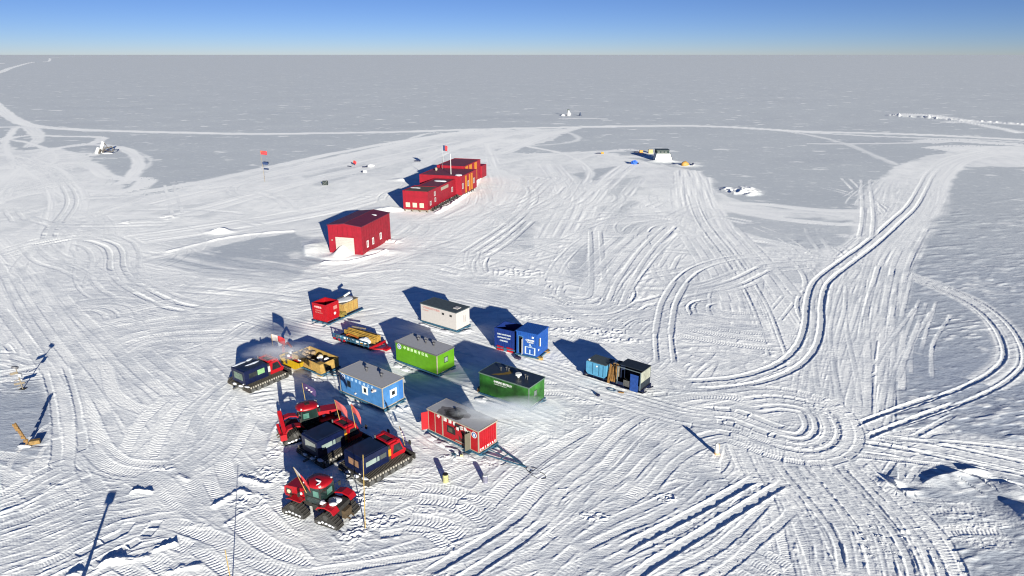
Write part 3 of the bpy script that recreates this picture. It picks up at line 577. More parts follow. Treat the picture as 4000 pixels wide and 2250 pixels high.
# runner lines between the cabins, loose marks right of the corridor
for pts in [[(1560,1250),(1760,1315),(1900,1360),(2100,1430),(2300,1500),(2480,1570)], [(1640,1262),(1850,1335),(2050,1410),(2250,1480),(2450,1556)], [(1440,1390),(1600,1460),(1800,1530),(2000,1600),(2200,1680)], [(1500,1410),(1700,1500),(1860,1560)], [(1240,1500),(1400,1600),(1560,1680),(1700,1770)],
            [(2230,1490),(2450,1560),(2650,1620),(2800,1640)], [(1150,1260),(1300,1290),(1450,1340)], [(1700,1620),(1560,1560),(1450,1480)], [(1000,1230),(1200,1290),(1320,1300)]]:
    q_ = path(pts); track('L', q_, .8); track('C', shifted(q_, 1.6, .3, len(pts)), .8); track('L', shifted(q_, -1.2, .4, 5), .6)
B('CL', [(3560,1080),(3520,1250),(3480,1420),(3440,1600)], 5, 4, 80, .3); B('CL', [(3620,1180),(3560,1340),(3500,1500)], 3, 4, 81, .3)
for p, a in HOLES[2:5] + HOLES[11:]: W *= 1 - 0.55 * a * inpoly(p, 1.2, NB)
h0 = inpoly(HOLES[0][0], 0.35, NB*0.15); W *= 1 - 0.97*h0; Rl *= 1 - 0.85*h0      # smooth glazed court left of the shed
a0, a1 = np.array(G(574,1018)), np.array(G(1052,1120)); dv = (a1-a0)/np.hypot(*(a1-a0)); al = (X-a0[0])*dv[0]+(Y-a0[1])*dv[1]; pe = -(X-a0[0])*dv[1]+(Y-a0[1])*dv[0]
h1 = inpoly([(580,1018),(834,972),(912,1004),(1205,1043),(1150,1100),(1060,1122),(800,1075)], .6, NB*.2); W *= 1 - h1*np.clip(.62 + 1.1*vnoise(pe/1.5 + al/60, al/60, 91) + .5*vnoise(pe/.6, al/30, 92), 0, 1)*.85; Rl *= 1-.5*h1
# --- build the sheet
Z = (Zb + Rl).astype(np.float32)
co = np.empty((NR*NC, 3), np.float32); co[:, 0] = X; co[:, 1] = Y; co[:, 2] = Z
idx = np.arange(NR*NC, dtype=np.int32).reshape(NR, NC)
q = np.stack([idx[:-1, :-1], idx[:-1, 1:], idx[1:, 1:], idx[1:, :-1]], -1).reshape(-1, 4); nf = len(q)
me = bpy.data.meshes.new('snow_field'); me.vertices.add(NR*NC); me.vertices.foreach_set('co', co.ravel())
me.loops.add(nf*4); me.loops.foreach_set('vertex_index', q.ravel()); me.polygons.add(nf)
me.polygons.foreach_set('loop_start', np.arange(0, nf*4, 4, dtype=np.int32)); me.polygons.foreach_set('use_smooth', np.ones(nf, bool))
gl_ = me.attributes.new('near_shade', 'FLOAT', 'POINT'); gl_.data.foreach_set('value', np.clip((1-sst(70, 170, Y)) * (0.85 + 0.3*vnoise(X/18, Y/18, 90)), 0, 1).astype(np.float32))  # crust painted darker and bluer near the camera, imitating view-angle shading
at = me.attributes.new('worked', 'FLOAT', 'POINT'); at.data.foreach_set('value', np.clip(W, 0, 1).astype(np.float32))
me.update(calc_edges=True)
ground = bpy.data.objects.new('snow_field', me); COL.objects.link(ground); tag(ground, kind='structure')
def ZG(x, y):
    r = int(np.clip(np.searchsorted(YR, y), 1, NR-1)); c = int(np.clip(np.searchsorted(TX, x/max(y, 1)), 1, NC-1)); return float(Z.reshape(NR, NC)[r, c])

sm = bpy.data.materials.new('snow'); sm.use_nodes = True; n = sm.node_tree.nodes; l = sm.node_tree.links
b = n['Principled BSDF']; b.inputs['Roughness'].default_value = 0.75; b.inputs['Specular IOR Level'].default_value = 0.15
geo = n.new('ShaderNodeNewGeometry'); a = n.new('ShaderNodeAttribute'); a.attribute_name = 'worked'
def mapn(sx_, sy_, scale, det=4, rough=.6, rz=0.25):
    mp = n.new('ShaderNodeMapping'); mp.inputs['Scale'].default_value = (sx_, sy_, 1); mp.inputs['Rotation'].default_value = (0, 0, rz)
    l.new(geo.outputs['Position'], mp.inputs[0]); z = n.new('ShaderNodeTexNoise'); z.inputs['Scale'].default_value = scale; z.inputs['Detail'].default_value = det; z.inputs['Roughness'].default_value = rough
    l.new(mp.outputs[0], z.inputs['Vector']); return z
def mth(op, x, y=None, z=None):
    m = n.new('ShaderNodeMath'); m.operation = op
    for i, v in enumerate((x, y, z)):
        if v is None: continue
        if isinstance(v, (int, float)): m.inputs[i].default_value = v
        else: l.new(v, m.inputs[i])
    return m.outputs[0]
def ramp(x, a_, b_):
    m = n.new('ShaderNodeMapRange'); m.inputs[1].default_value = a_; m.inputs[2].default_value = b_; m.interpolation_type = 'SMOOTHSTEP'; l.new(x, m.inputs[0]); return m.outputs[0]
fine = mapn(1, 2.6, 0.9, 6, .7); big = mapn(1, 1, 0.02, 5, .6); fleck = mapn(1, 1.3, 0.085, 3, .55); fl2 = mapn(1, 1.5, 0.30, 4, .65)
# untouched crust: grey-blue tone, painted darker near the camera, with paler wind ridges and scattered bright patches
crust = mth('ADD', mth('MULTIPLY', ramp(fine.outputs[0], .45, .75), .20), mth('MULTIPLY', mth('SUBTRACT', big.outputs[0], .5), .30))
crust = mth('ADD', crust, mth('MULTIPLY', ramp(fleck.outputs[0], .60, .70), .62)); crust = mth('ADD', crust, mth('MULTIPLY', ramp(fl2.outputs[0], .54, .72), .38))
wk = mth('ADD', a.outputs['Fac'], mth('MULTIPLY', mth('SUBTRACT', fine.outputs[0], .5), .35))
f = n.new('ShaderNodeClamp'); l.new(mth('ADD', mth('MULTIPLY', wk, 1.0), mth('MULTIPLY', crust, mth('SUBTRACT', 1.0, a.outputs['Fac']))), f.inputs[0])
ga = n.new('ShaderNodeAttribute'); ga.attribute_name = 'near_shade'; gm = n.new('ShaderNodeMix'); gm.data_type = 'RGBA'; gm.inputs[6].default_value = (0.485, 0.515, 0.530, 1); gm.inputs[7].default_value = (0.345, 0.385, 0.450, 1); l.new(ga.outputs['Fac'], gm.inputs[0])
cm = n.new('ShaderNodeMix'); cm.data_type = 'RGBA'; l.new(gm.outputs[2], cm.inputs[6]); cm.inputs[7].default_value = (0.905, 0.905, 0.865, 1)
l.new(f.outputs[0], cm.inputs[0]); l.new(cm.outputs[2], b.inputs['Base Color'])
b1 = mapn(1, 2.8, 1.6, 5, .62); b2 = mapn(1, 1, 7.0, 3, .6)
b0 = mapn(1, 2.0, 0.42, 3, .55); bn0 = n.new('ShaderNodeBump'); bn0.inputs['Strength'].default_value = 0.22; bn0.inputs['Distance'].default_value = 0.16; l.new(b0.outputs[0], bn0.inputs['Height'])
bn = n.new('ShaderNodeBump'); l.new(bn0.outputs[0], bn.inputs['Normal']); bn.inputs['Strength'].default_value = 0.75; bn.inputs['Distance'].default_value = 0.06; l.new(b1.outputs[0], bn.inputs['Height'])
bn2 = n.new('ShaderNodeBump'); bn2.inputs['Strength'].default_value = 0.35; bn2.inputs['Distance'].default_value = 0.015; l.new(b2.outputs[0], bn2.inputs['Height']); l.new(bn.outputs[0], bn2.inputs['Normal'])
l.new(bn2.outputs[0], b.inputs['Normal'])
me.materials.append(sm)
# ------------------------------------------------------------------ sledges, cabins and containers
LONG, SHORT = az(127), az(37)
def sled(par, L_, W_, zt, m=None, front=True, bar_len=0.0, hitch=True):
    """steel sledge under a cabin: two runners, cross beams, optional tow frame at the +X end"""
    m = m or TEAL
    sl = MB()
    for y in (0.35, W_-0.35): sl.box(-0.12, L_+0.12, y-0.09, y+0.09, zt-0.24, zt-0.03)
    k = max(3, int(L_/1.3))
    for i in range(k+1): x = -0.1 + (L_+0.2)*i/k; sl.box(x-0.07, x+0.07, -0.08, W_+0.08, zt-0.20, zt-0.05)
    for y in (-0.06, W_+0.06): sl.box(-0.14, L_+0.14, y-0.05, y+0.05, zt-0.17, zt-0.004)
    s = sl.build('sled_frame', m, par)
    for y in (0.4, W_-0.4):
        r = MB().prism([(-0.1, 0.0), (L_-0.1, 0.0), (L_+0.45, 0.32), (L_+0.38, 0.38), (L_-0.2, 0.10), (-0.1, 0.10)], y-0.2, y+0.2)
        for x in (0.4, L_/2, L_-0.6): r.box(x-0.12, x+0.12, y-0.07, y+0.07, 0.09, zt-0.23)
        r.build('runner', m, s)
    if bar_len:
        d = MB(); e = (L_+bar_len, W_/2, 0.3)
        d.bar((L_+0.1, 0.3, zt-0.15), e, 0.10); d.bar((L_+0.1, W_-0.3, zt-0.15), e, 0.10); d.bar((L_+bar_len*0.45, W_/2-0.65, 0.36), (L_+bar_len*0.45, W_/2+0.65, 0.36), 0.08)
        d.bar((L_+0.1, W_/2, zt-0.15), (L_+bar_len*0.45, W_/2, 0.36), 0.07)
        d.build('drawbar', m, s)
    return s
def snow_bank(par, pts, seed):
    for i, (x, y, rx, ry, rz) in enumerate(pts): MB().blob((x, y, -.03), (rx*1.25, ry*1.1, rz*.85), seed+i, 18, 8, .22).build('snow_drift', SNOWM, par, True)
def roof_vent(x, y, z, par):
    v = MB().cyl((x, y, z), (x, y, z+0.38), 0.09, n=8).cyl((x, y, z+0.38), (x, y, z+0.46), 0.23, 0.20, 12).cyl((x, y, z+0.46), (x, y, z+0.56), 0.18, 0.05, 12); v.build('roof_vent', mat('vent_dark_steel', (.05, .05, .055), .5, .3), par)
def roundel(par, x, z, r, y=-0.006):
    d = MB().cyl((x, y+0.003, z), (x, y-0.008, z), r, n=24); e = d.build('emblem', LETTER, par)
    MB().cyl((x, y-0.009, z), (x, y-0.014, z), r*0.78, n=24).build('emblem_field', DLET, e)
    MB().blob((x-r*.05, y-0.010, z-r*.08), (r*.36, 0.02, r*.55), 3, 10, 6, .15).build('emblem_figure', LETTER, e)
    return e
def window(par, face, a, b, w_, h_, frame, pane, fw=0.12, depth=0.03):
    """face 'F': front long wall at y=0, a along x.  face 'E': end wall at x=L, a along y."""
    f, p = MB(), MB()
    def bx(mb, u0, u1, z0, z1, t0, t1):
        if face[0] == 'F': mb.box(u0, u1, -t1, -t0, z0, z1)
        else: mb.box(face[1]+t0, face[1]+t1, u0, u1, z0, z1)
    bx(f, a-w_/2, a+w_/2, b+h_/2-fw, b+h_/2, -.01, depth); bx(f, a-w_/2, a+w_/2, b-h_/2, b-h_/2+fw, -.01, depth)
    bx(f, a-w_/2, a-w_/2+fw, b-h_/2+fw, b+h_/2-fw, -.01, depth); bx(f, a+w_/2-fw, a+w_/2, b-h_/2+fw, b+h_/2-fw, -.01, depth)
    bx(p, a-w_/2+fw, a+w_/2-fw, b-h_/2+fw, b+h_/2-fw, -.01, 0.012)
    o = f.build('window', frame, par); p.build('pane', pane, o); return o
def cabin(name, label, cat, A, L_, W_, H_, wall, roofm, z0=0.5, roof_over=0.06, trim=None, group=None, rz=LONG, bar=0.0, ribs=None, roof_rim=None):
    t = thing(name, label, cat, G(A[0], A[1], z0), rz, group)
    bd = MB()
    if ribs:
        # corrugated steel sheet: raised flutes on all four sides
        bd.box(0.03, L_-0.03, 0.03, W_-0.03, z0, z0+H_)
        n_ = int(L_/ribs); [bd.box(L_*(i+.2)/n_, L_*(i+.7)/n_, 0.0, 0.035, z0+.1, z0+H_-.1) for i in range(n_)]
        n_ = int(W_/ribs); [bd.box(L_-0.035, L_, W_*(i+.2)/n_, W_*(i+.7)/n_, z0+.1, z0+H_-.1) for i in range(n_)]
    else: bd.box(0, L_, 0, W_, z0, z0+H_)
    bd.build('wall', wall, t)
    o = roof_over
    rf = MB().box(-o, L_+o, -o, W_+o, z0+H_, z0+H_+0.07)
    rfo = rf.build('roof', roofm, t)
    rim = MB()
    for bx in ((-o-.02, L_+o+.02, -o-.03, -o), (-o-.02, L_+o+.02, W_+o, W_+o+.03), (-o-.03, -o, -o, W_+o), (L_+o, L_+o+.03, -o, W_+o)): rim.box(*bx, z0+H_-.05, z0+H_+.085)
    rim.build('roof_edge', roof_rim or trim or roofm, rfo)
    if trim:
        tr = MB()
        for x, y in ((-.012, -.012), (L_-.088, -.012), (L_-.088, W_-.088), (-.012, W_-.088)): tr.box(x, x+.1, y, y+.1, z0+.08, z0+H_-.01)
        tr.box(-.015, L_+.015, -.016, 0, z0, z0+.075); tr.box(L_, L_+.016, 0, W_, z0, z0+.075)
        tr.build('corner_trim', trim, t)
    sled(t, L_, W_, z0, bar_len=bar)
    return t
def banner(par, s, x0, x1, z, size, m, y=-0.004):
    n_ = len(s)
    for i, ch in enumerate(s):
        if ch != ' ': text(ch, size, m, par, (x0+(x1-x0)*i/max(1, n_-1), y, z), (1, 0, 0), (0, 0, 1), 'letter', 'CENTER', bold=0.012)
TEAM = '\u4e2d\u56fd\u5357\u6781\u8003\u5bdf\u961f'

c = cabin('white_cabin', 'white sled cabin', 'cabin', (1646, 1249.5), 6.5, 2.8, 2.5, WHITE, DROOF, rz=az(126))
c['label'] = 'white sled cabin with a dark roof and small pale roof hatch'
window(c, 'F', 4.15, 2.35, .42, .30, STEEL, GLASS, .06); window(c, 'F', 5.55, 2.35, .42, .30, STEEL, GLASS, .06)
text('中国南极科学考察队', .36, RLET, c, (.35, 0, 2.45), (1, 0, 0), (0, 0, 1)); text('CHINARE', .26, RLET, c, (.35, 0, 2.08), (1, 0, 0), (0, 0, 1))
MB().box(5.1, 5.9, 1.0, 1.8, 3.07, 3.15).build('roof_hatch', WHITE, c)
for y in (.95, 1.72): 
    d = MB().box(6.50, 6.53, y, y+.72, .72, 2.6).build('door', WHITE, c); MB().box(6.53, 6.56, y+(.1 if y > 1 else .58), y+(.14 if y > 1 else .62), 1.2, 2.2).build('door_bar', STEEL, d)
snow_bank(c, [(1.0, -.5, 1.0, .5, .3), (3.0, -.6, 1.2, .5, .28), (5, -.5, 1.3, .45, .3), (7.2, 1.2, .6, 1.0, .3)], 3)

c = cabin('light_green_cabin', 'bright lime green sled cabin with grey roof and three dark roof vents', 'cabin', (1548.6, 1404), 6.85, 3.0, 2.38, GREEN, GREY, trim=None, roof_rim=mat('dark_edge', (.09, .09, .09)))
MB().box(6.77, 6.865, -.018, .09, .52, 2.85).build('corner_trim', TRIM, c)
roundel(c, .62, 2.42, .36); banner(c, TEAM, 1.55, 5.2, 2.32, .42, mat('pale_green_lettering', (.45, .60, .33), .6, .04))
for x in (2.2, 3.45, 4.75): roof_vent(x, 1.75, 2.95, c)
window(c, ('E', 6.85), 1.55, 1.85, .7, .75, mat('dark_window_frame', (.03, .06, .02)), GLASSB, .1)
snow_bank(c, [(.8, -.55, .8, .4, .3), (2.2, -.6, .9, .45, .25), (3.4, -.6, .8, .4, .2)], 9)

c = cabin('light_blue_cabin', 'light blue sled cabin with white framed windows, grey roof and two vents', 'cabin', (1331, 1526), 6.9, 3.05, 2.42, LBLUE, GREY, trim=TRIM)
roundel(c, .62, 2.45, .36); banner(c, TEAM, 1.45, 5.35, 2.38, .36, mat('pale_blue_lettering', (.30, .45, .62), .6, .04))
window(c, 'F', 1.55, 1.82, .72, .86, mat('window_frame_blue', (.04, .10, .2)), GLASS, .06); window(c, 'F', 4.15, 1.85, .86, .92, LETTER, GLASS, .2, .05); window(c, ('E', 6.9), 1.5, 1.80, .95, .95, LETTER, GLASS, .24, .05)
MB().box(5.55, 5.95, -.22, 0, 2.25, 2.5).cyl((5.6, -.25, 2.2), (5.9, -.2, 2.45), .12).build('floodlight', WHITE, c)
MB().cyl((2.6, -.16, .95), (2.6, 0, 1.0), .1).build('lamp', WHITE, c)
MB().box(6.902, 6.915, 2.35, 2.95, .7, 2.75).build('stair_panel', mat('mid_blue_paint', (.03, .12, .33), .5, .1), c)
for x in (2.6, 5.0): roof_vent(x, 1.7, 2.98, c)
snow_bank(c, [(.9, -.9, .75, .5, .45), (1.9, -.85, .7, .5, .4), (3.4, -.75, 1.1, .35, .3), (7.7, 1.5, .4, .3, .3), (8.2, 2.2, .3, .3, .25)], 15)

c = cabin('dark_green_cabin', 'dark green sled cabin with a shiny dark roof and white roof cap', 'cabin', (1874, 1530), 6.55, 3.05, 2.35, DGREEN, mat('dark_wet_roof', (.022, .030, .040), .35, .3, 1.2), trim=None, roof_rim=mat('green_grey_edge', (.07, .11, .09)), rz=az(125))
MB().box(6.47, 6.565, -.018, .09, .52, 2.83).build('corner_trim', mat('grey_green_trim', (.12, .17, .13)), c)
text(TEAM + '站', .30, LETTER, c, (1.95, 0, 2.25), (1, 0, 0), (0, 0, 1), bold=.012); text('CHINARE  ANTARCTICA', .15, LETTER, c, (2.0, 0, 2.02), (1, 0, 0), (0, 0, 1))
MB().cyl((4.25, 1.4, 2.92), (4.25, 1.4, 3.2), .12, n=10).cyl((4.25, 1.4, 3.2), (4.25, 1.4, 3.38), .36, .33, 16).build('roof_cap', LETTER, c, False)
for i, (x, y) in enumerate(((5.0, 1.65), (5.35, 1.5))): MB().cyl((x, y, 2.92), (x, y, 3.3), .05, n=8).cyl((x, y, 3.3), (x, y, 3.4), .11, .09, 8).build('flue', STEEL, c)
for i, (x, y) in enumerate(((2.2, 2.1), (2.55, 2.0), (1.7, 1.7))): MB().cyl((x, y, 2.92), (x, y, 3.2), .05, n=8).blob((x, y, 3.25), (.13, .13, .08), i).build('flue', STEEL, c)
sp = MB(); sp.add([(1.4, .25, 2.926), (2.2, .55, 2.926), (3.0, 1.35, 2.926), (3.15, 1.9, 2.926), (2.75, 2.6, 2.926), (2.3, 2.45, 2.926), (2.6, 1.9, 2.926), (2.2, 1.2, 2.926), (1.7, .7, 2.926)], [tuple(range(9))]); sp.build('ochre_stain', GOLD, c)
window(c, ('E', 6.55), 1.25, 1.75, .6, .7, STEEL, GLASSB, .08)
snow_bank(c, [(.9, -.7, .9, .5, .3), (2.6, -.8, 1.1, .5, .28), (4.4, -.7, .9, .4, .25)], 27)

# long red generator container, its side hatch hanging open
c = cabin('red_generator_container', 'long bright red container on a blue sled, sooty grey roof, side hatch and door open', 'container', (1674.5, 1677.7), 6.75, 2.6, 2.3, RED, GREY, trim=TRIM, rz=az(129.5), bar=4.6)
for x in (.95, 1.95, 2.02): MB().box(x, x+.07, -.025, -.002, .6, 2.76).build('pillar', TRIM, c)
text('中', .42, LETTER, c, (1.25, 0, 2.36), (1, 0, 0), (0, 0, 1), 'letter', bold=.012); text('国', .42, LETTER, c, (2.2, -.02, 2.36), (1, 0, 0), (0, 0, 1), 'letter', bold=.012); text('南', .42, LETTER, c, (2.85, 0, 2.36), (1, 0, 0), (0, 0, 1), 'letter', bold=.012); text('极', .42, LETTER, c, (3.45, 0, 2.36), (1, 0, 0), (0, 0, 1), 'letter', bold=.012)
MB().box(2.65, 3.75, -.02, -.002, 1.25, 2.05).build('side_opening', DARK, c); MB().box(2.8, 3.35, -.035, -.02, 1.4, 1.85).build('radiator_grille', mat('olive_grille', (.06, .06, .04)), c)
MB().box(3.7, 4.45, -.02, -.002, 2.08, 2.62).build('upper_opening', DARK, c)
hm = Matrix.Translation((3.95, -.03, 2.35)) @ Matrix.Rotation(R(38), 4, 'Y')
hh = MB().box(0, 1.25, -.08, -.03, -.42, .0, hm).build('open_hatch', RED, c)
for k_, ch in enumerate('考察队'): text(ch, .42, LETTER, c, (4.0+.52*k_, -.10, 1.93+.32*min(k_, 1)+.1*(k_ > 1)), (1, 0, .4-.2*k_), (-.3, 0, 1), 'letter', bold=.012)
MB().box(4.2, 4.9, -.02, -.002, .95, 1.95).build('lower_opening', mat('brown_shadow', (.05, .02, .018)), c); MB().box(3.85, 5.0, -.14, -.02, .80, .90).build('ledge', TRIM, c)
MB().box(5.12, 5.68, -.018, -.002, .56, 2.35).build('doorway', DARK, c); MB().box(5.05, 5.13, -.03, 0, .52, 2.45).box(5.67, 5.75, -.03, 0, .52, 2.45).box(5.13, 5.67, -.03, 0, 2.35, 2.45).build('door_frame', TRIM, c)
dd = MB().box(0, .62, -.03, .02, .55, 2.34, Matrix.Translation((5.7, -.03, 0)) @ Matrix.Rotation(R(-100), 4, 'Z')).build('door', mat('olive_door', (.09, .085, .06)), c)
roundel(c, 6.2, 2.25, .33)
for i, ch in enumerate('CHINARE'): text(ch, .30, LETTER, c, (6.755, .28+i*.34, .66), (0, 1, 0), (0, 0, 1), 'letter', 'CENTER', bold=.014)
fl = MB(); [fl.box(6.752, 6.775, .2+i*.30, .34+i*.30, 1.05, 2.7) for i in range(8)]; fl.build('end_flutes', RED, c)
MB().box(-.03, .02, -.72, 0, .62, 2.55, Matrix.Translation((0, 0, 0)) @ Matrix.Rotation(R(-25), 4, 'Z')).build('end_door', RED, c)
def stain(cx_, cy_, rx, ry, z, m_, sd):
    rr_ = random.Random(sd); ph = [rr_.uniform(0, 6.3) for _ in range(4)]; pts = []
    for i in range(48): a = 6.2832*i/48; k_ = 1+.14*math.sin(2*a+ph[0])+.09*math.sin(5*a+ph[1])+.05*math.sin(11*a+ph[2]); pts.append((cx_+rx*k_*math.cos(a), max(.0, cy_+ry*k_*math.sin(a)), z))
    return MB().add(pts, [tuple(range(48))]).build('soot_stain', m_, c)
stain(2.6, 1.0, 1.75, 1.05, 2.874, mat('light_soot', (.13, .12, .125), .9, .25, 2), 2); stain(2.75, .85, 1.3, .8, 2.877, mat('mid_soot', (.05, .045, .048), .9, .4, 2), 5); stain(2.9, .75, .9, .6, 2.880, SOOT, 8)
MB().cyl((3.3, 1.0, 2.87), (3.3, 1.0, 3.25), .13, n=12).build('exhaust_pipe', BLACK, c)
MB().box(0, 1, -.35, 0, 0, .05).build('step', TEAL, c).location = (5.0, -.15, .35)
# coiled tow cable at the end of the drawbar
tc_ = MB(); pr = None
def coil(x, y, r, r2, n_=28, ph=0): return [(x+math.cos(6.283*i/n_+ph)*r, y+math.sin(6.283*i/n_+ph)*r2, .10+.02*math.sin(i)) for i in range(n_+1)]
tc_.tube([(10.6, 1.3, .3), (11.4, 1.3, .12)] , .03).tube(coil(12.1, 1.5, .75, .42), .025).tube(coil(12.8, 1.25, .85, .45, 26, 1), .025); tc_.tube([(10.0, 1.3, .28), (9.2, .2, .1), (8.3, -.3, .08), (7.4, 0, .1)], .025)
tc_.build('tow_cable', BLACK, c)
snow_bank(c, [(.8, -.45, .9, .4, .32), (2.4, -.6, 1.1, .45, .32), (4.2, -.7, 1.1, .45, .3), (6.0, -.6, .9, .4, .28), (7.6, .1, .6, .4, .2)], 41)

# small red open-topped container, and the plywood crate behind it, on one blue sledge
sl_ = thing('cargo_sled', 'blue steel sled carrying the red open box and the plywood crate', 'sled', G(1226, 1252, .4), az(119.5))
M3 = MB()
def open_box(par_kw, A, L_, W_, H_, m, inner, z0, rz, name, label, cat, rim=None, wall=.06, rib=True, fill=0.35):
    t = thing(name, label, cat, G(A[0], A[1], z0), rz)
    b_ = MB(); b_.box(0, L_, 0, wall, z0, z0+H_); b_.box(0, L_, W_-wall, W_, z0, z0+H_); b_.box(0, wall, wall, W_-wall, z0, z0+H_); b_.box(L_-wall, L_, wall, W_-wall, z0, z0+H_)
    if rib:
        n_ = int(L_/.32); [b_.box(L_*(i+.2)/n_, L_*(i+.75)/n_, -.035, 0, z0+.12, z0+H_-.14) for i in range(n_)]
        n_ = int(W_/.32); [b_.box(L_, L_+.035, W_*(i+.2)/n_, W_*(i+.75)/n_, z0+.12, z0+H_-.14) for i in range(n_)]
    b_.build('wall', m, t)
    q = MB().box(wall, L_-wall, wall, W_-wall, z0, z0+H_*fill); q.build('floor', inner, t)
    r_ = MB(); e = .05
    for bx in ((-e, L_+e, -e, wall+.02), (-e, L_+e, W_-wall-.02, W_+e), (-e, wall+.02, wall+.02, W_-wall-.02), (L_-wall-.02, L_+e, wall+.02, W_-wall-.02)): r_.box(*bx, z0+H_, z0+H_+.07)
    r_.build('rim', rim or m, t)
    for x, y in ((-e, -e), (L_-.07, -e), (-e, W_-.07), (L_-.07, W_-.07)): MB().box(x, x+.12, y, y+.12, z0, z0+H_-.005).build('corner_post', rim or m, t)
    return t
rb = open_box({}, (1226, 1246), 2.5, 2.5, 2.45, RED, mat('dark_red_inside', (.07, .004, .012), .7, .3), .42, az(119.5), 'red_open_container', 'small red open-topped container with white markings on a blue sled', 'container')
text('中国极地', .34, mat('pink_lettering', (.55, .30, .30)), rb, (.35, -.036, 2.3), (1, 0, 0), (0, 0, 1), ext=.02, bold=.01); text('CHINARE', .26, RLET, rb, (.5, -.036, 1.85), (1, 0, 0), (0, 0, 1)); text('ANTARCTICA', .22, RLET, rb, (.45, -.036, 1.55), (1, 0, 0), (0, 0, 1))
MB().cyl((2.535, 1.65, 1.25), (2.56, 1.65, 1.25), .2, n=16).build('white_disc', LETTER, rb); MB().box(2.535, 2.55, 1.45, 2.15, 1.85, 2.35).build('label_plate', RLET, rb)
d = MB(); [d.box(2.535, 2.58, y, y+.05, .55, 2.75) for y in (.85, 1.18, 1.30)]; d.build('locking_bar', RED, rb)
for a_, b_ in ((-.4, 6.0),):
    s_ = MB(); 
    for y in (.3, 2.3): s_.box(-.35, 2.85, y-.08, y+.08, .2, .38)
    for x in (-.2, .8, 1.8, 2.7): s_.box(x-.06, x+.06, -.15, 6.9, .24, .4)
    s_.box(2.62, 2.78, -.1, 7.3, .22, .38); s_.build('sled_frame', TEAL, sl_)
    for x in (.2, 2.2): MB().prism([(x-.16, 0), (x+.16, 0), (x+.16, .12), (x-.16, .12)], -.5, 7.1).build('runner', TEAL, sl_)
ck = thing('plywood_crate', 'large plywood crate with snow on its lid beside the red open container', 'crate', G(1340, 1247, .4), az(119.5))
ck.location = rb.location; ck.location.x += 3.6*math.cos(az(29.5)) ; ck.location.y += 3.6*math.sin(az(29.5))
MB().box(.3, 2.5, -.3, 2.9, .42, 2.0).build('box', TAN, ck); MB().box(.2, 2.6, -.4, 3.0, 2.0, 2.08).build('lid', OLDW, ck)
MB().blob((1.4, 1.3, 2.08), (1.1, 1.5, .10), 5, 12, 6, .15, True).build('snow_cover', SNOWM, ck, True); st_ = MB(); [st_.box(2.5, 2.54, y, y+.1, .45, 1.98) for y in (-.2, .9, 1.9, 2.75)]; [st_.box(x, x+.1, -.34, -.3, .45, 1.98) for x in (.4, 1.4, 2.35)]; st_.build('batten', WOOD, ck)
MB().cyl((.9, 1.9, 2.35), (.9, 3.0, 2.55), .16, n=10).build('white_roll', LETTER, ck)
pl = thing('timber_stack', 'low stack of olive planks lying between the red container and the plywood crate', 'timber', (ck.location.x, ck.location.y), az(119.5)); pl.location.z = .4
q_ = MB(); rr = random.Random(3)
for i in range(9): y = -1.15 + .09*i; q_.box(.5+rr.uniform(-.3, .3), 2.9+rr.uniform(-.3, .4), y, y+.08, .02+.08*(i % 3), .10+.08*(i % 3)+.3)
q_.build('plank', mat('olive_timber', (.20, .15, .03), .8, .35, 4), pl)

# blue pair: open container with three lines of lettering, then the taller corrugated workshop
ob = open_box({}, (1934, 1350), 2.75, 2.5, 2.45, mat('deep_blue_paint', (.006, .022, .13), .5, .2), DARK, .5, az(119), 'navy_open_container', 'deep blue open-topped container with three lines of white lettering', 'container', fill=.25)
LT2 = mat('dim_white_lettering', (.42, .47, .50))
text('CHN NATIONAL', .27, LT2, ob, (.33, -.036, 2.2), (1, 0, 0), (0, 0, 1), ext=.012, bold=.01); text('ANTARCTIC EXP', .25, LT2, ob, (.38, -.036, 1.78), (1, 0, 0), (0, 0, 1), bold=.01); text('CHINARE', .27, LT2, ob, (.72, -.036, 1.35), (1, 0, 0), (0, 0, 1), bold=.01)
sled(ob, 2.75, 2.5, .5)
bw = cabin('blue_workshop_container', 'bright blue corrugated container with an open doorway and white outlined panel', 'container', (2016, 1378), 3.0, 3.05, 3.0, BLUE, BLUE, z0=.35, rz=az(119), ribs=.3, roof_over=.02)
rr_ = MB(); [rr_.box(3.0*(i+.2)/14, 3.0*(i+.7)/14, 0, 3.05, 3.42, 3.45) for i in range(14)]; rr_.build('roof_flutes', BLUE, bw)
MB().box(.38, .92, -.012, 0.0, .55, 2.75).build('doorway', DARK, bw); MB().box(.30, .38, -.03, 0, .5, 2.85).box(.92, 1.0, -.03, 0, .5, 2.85).box(.38, .92, -.03, 0, 2.75, 2.85).build('door_frame', LBLUE, bw)
MB().box(-.0, .5, -.04, 0, .5, 2.6, Matrix.Translation((1.0, -.02, 0)) @ Matrix.Rotation(R(-80), 4, 'Z')).build('door', mat('pale_door', (.25, .25, .26)), bw)
LB2 = mat('pale_panel_outline', (.40, .50, .58)); f_ = MB()
for bx in ((1.25, 1.42, .55, 1.55), (2.55, 2.72, .55, 1.55), (1.9, 2.02, .6, 1.2)): f_.box(bx[0], bx[1], -.03, -.002, bx[2], bx[3])
f_.box(1.42, 2.55, -.03, -.002, 1.48, 1.55); f_.box(1.42, 2.55, -.03, -.002, .55, .62); f_.build('panel_outline', LB2, bw)
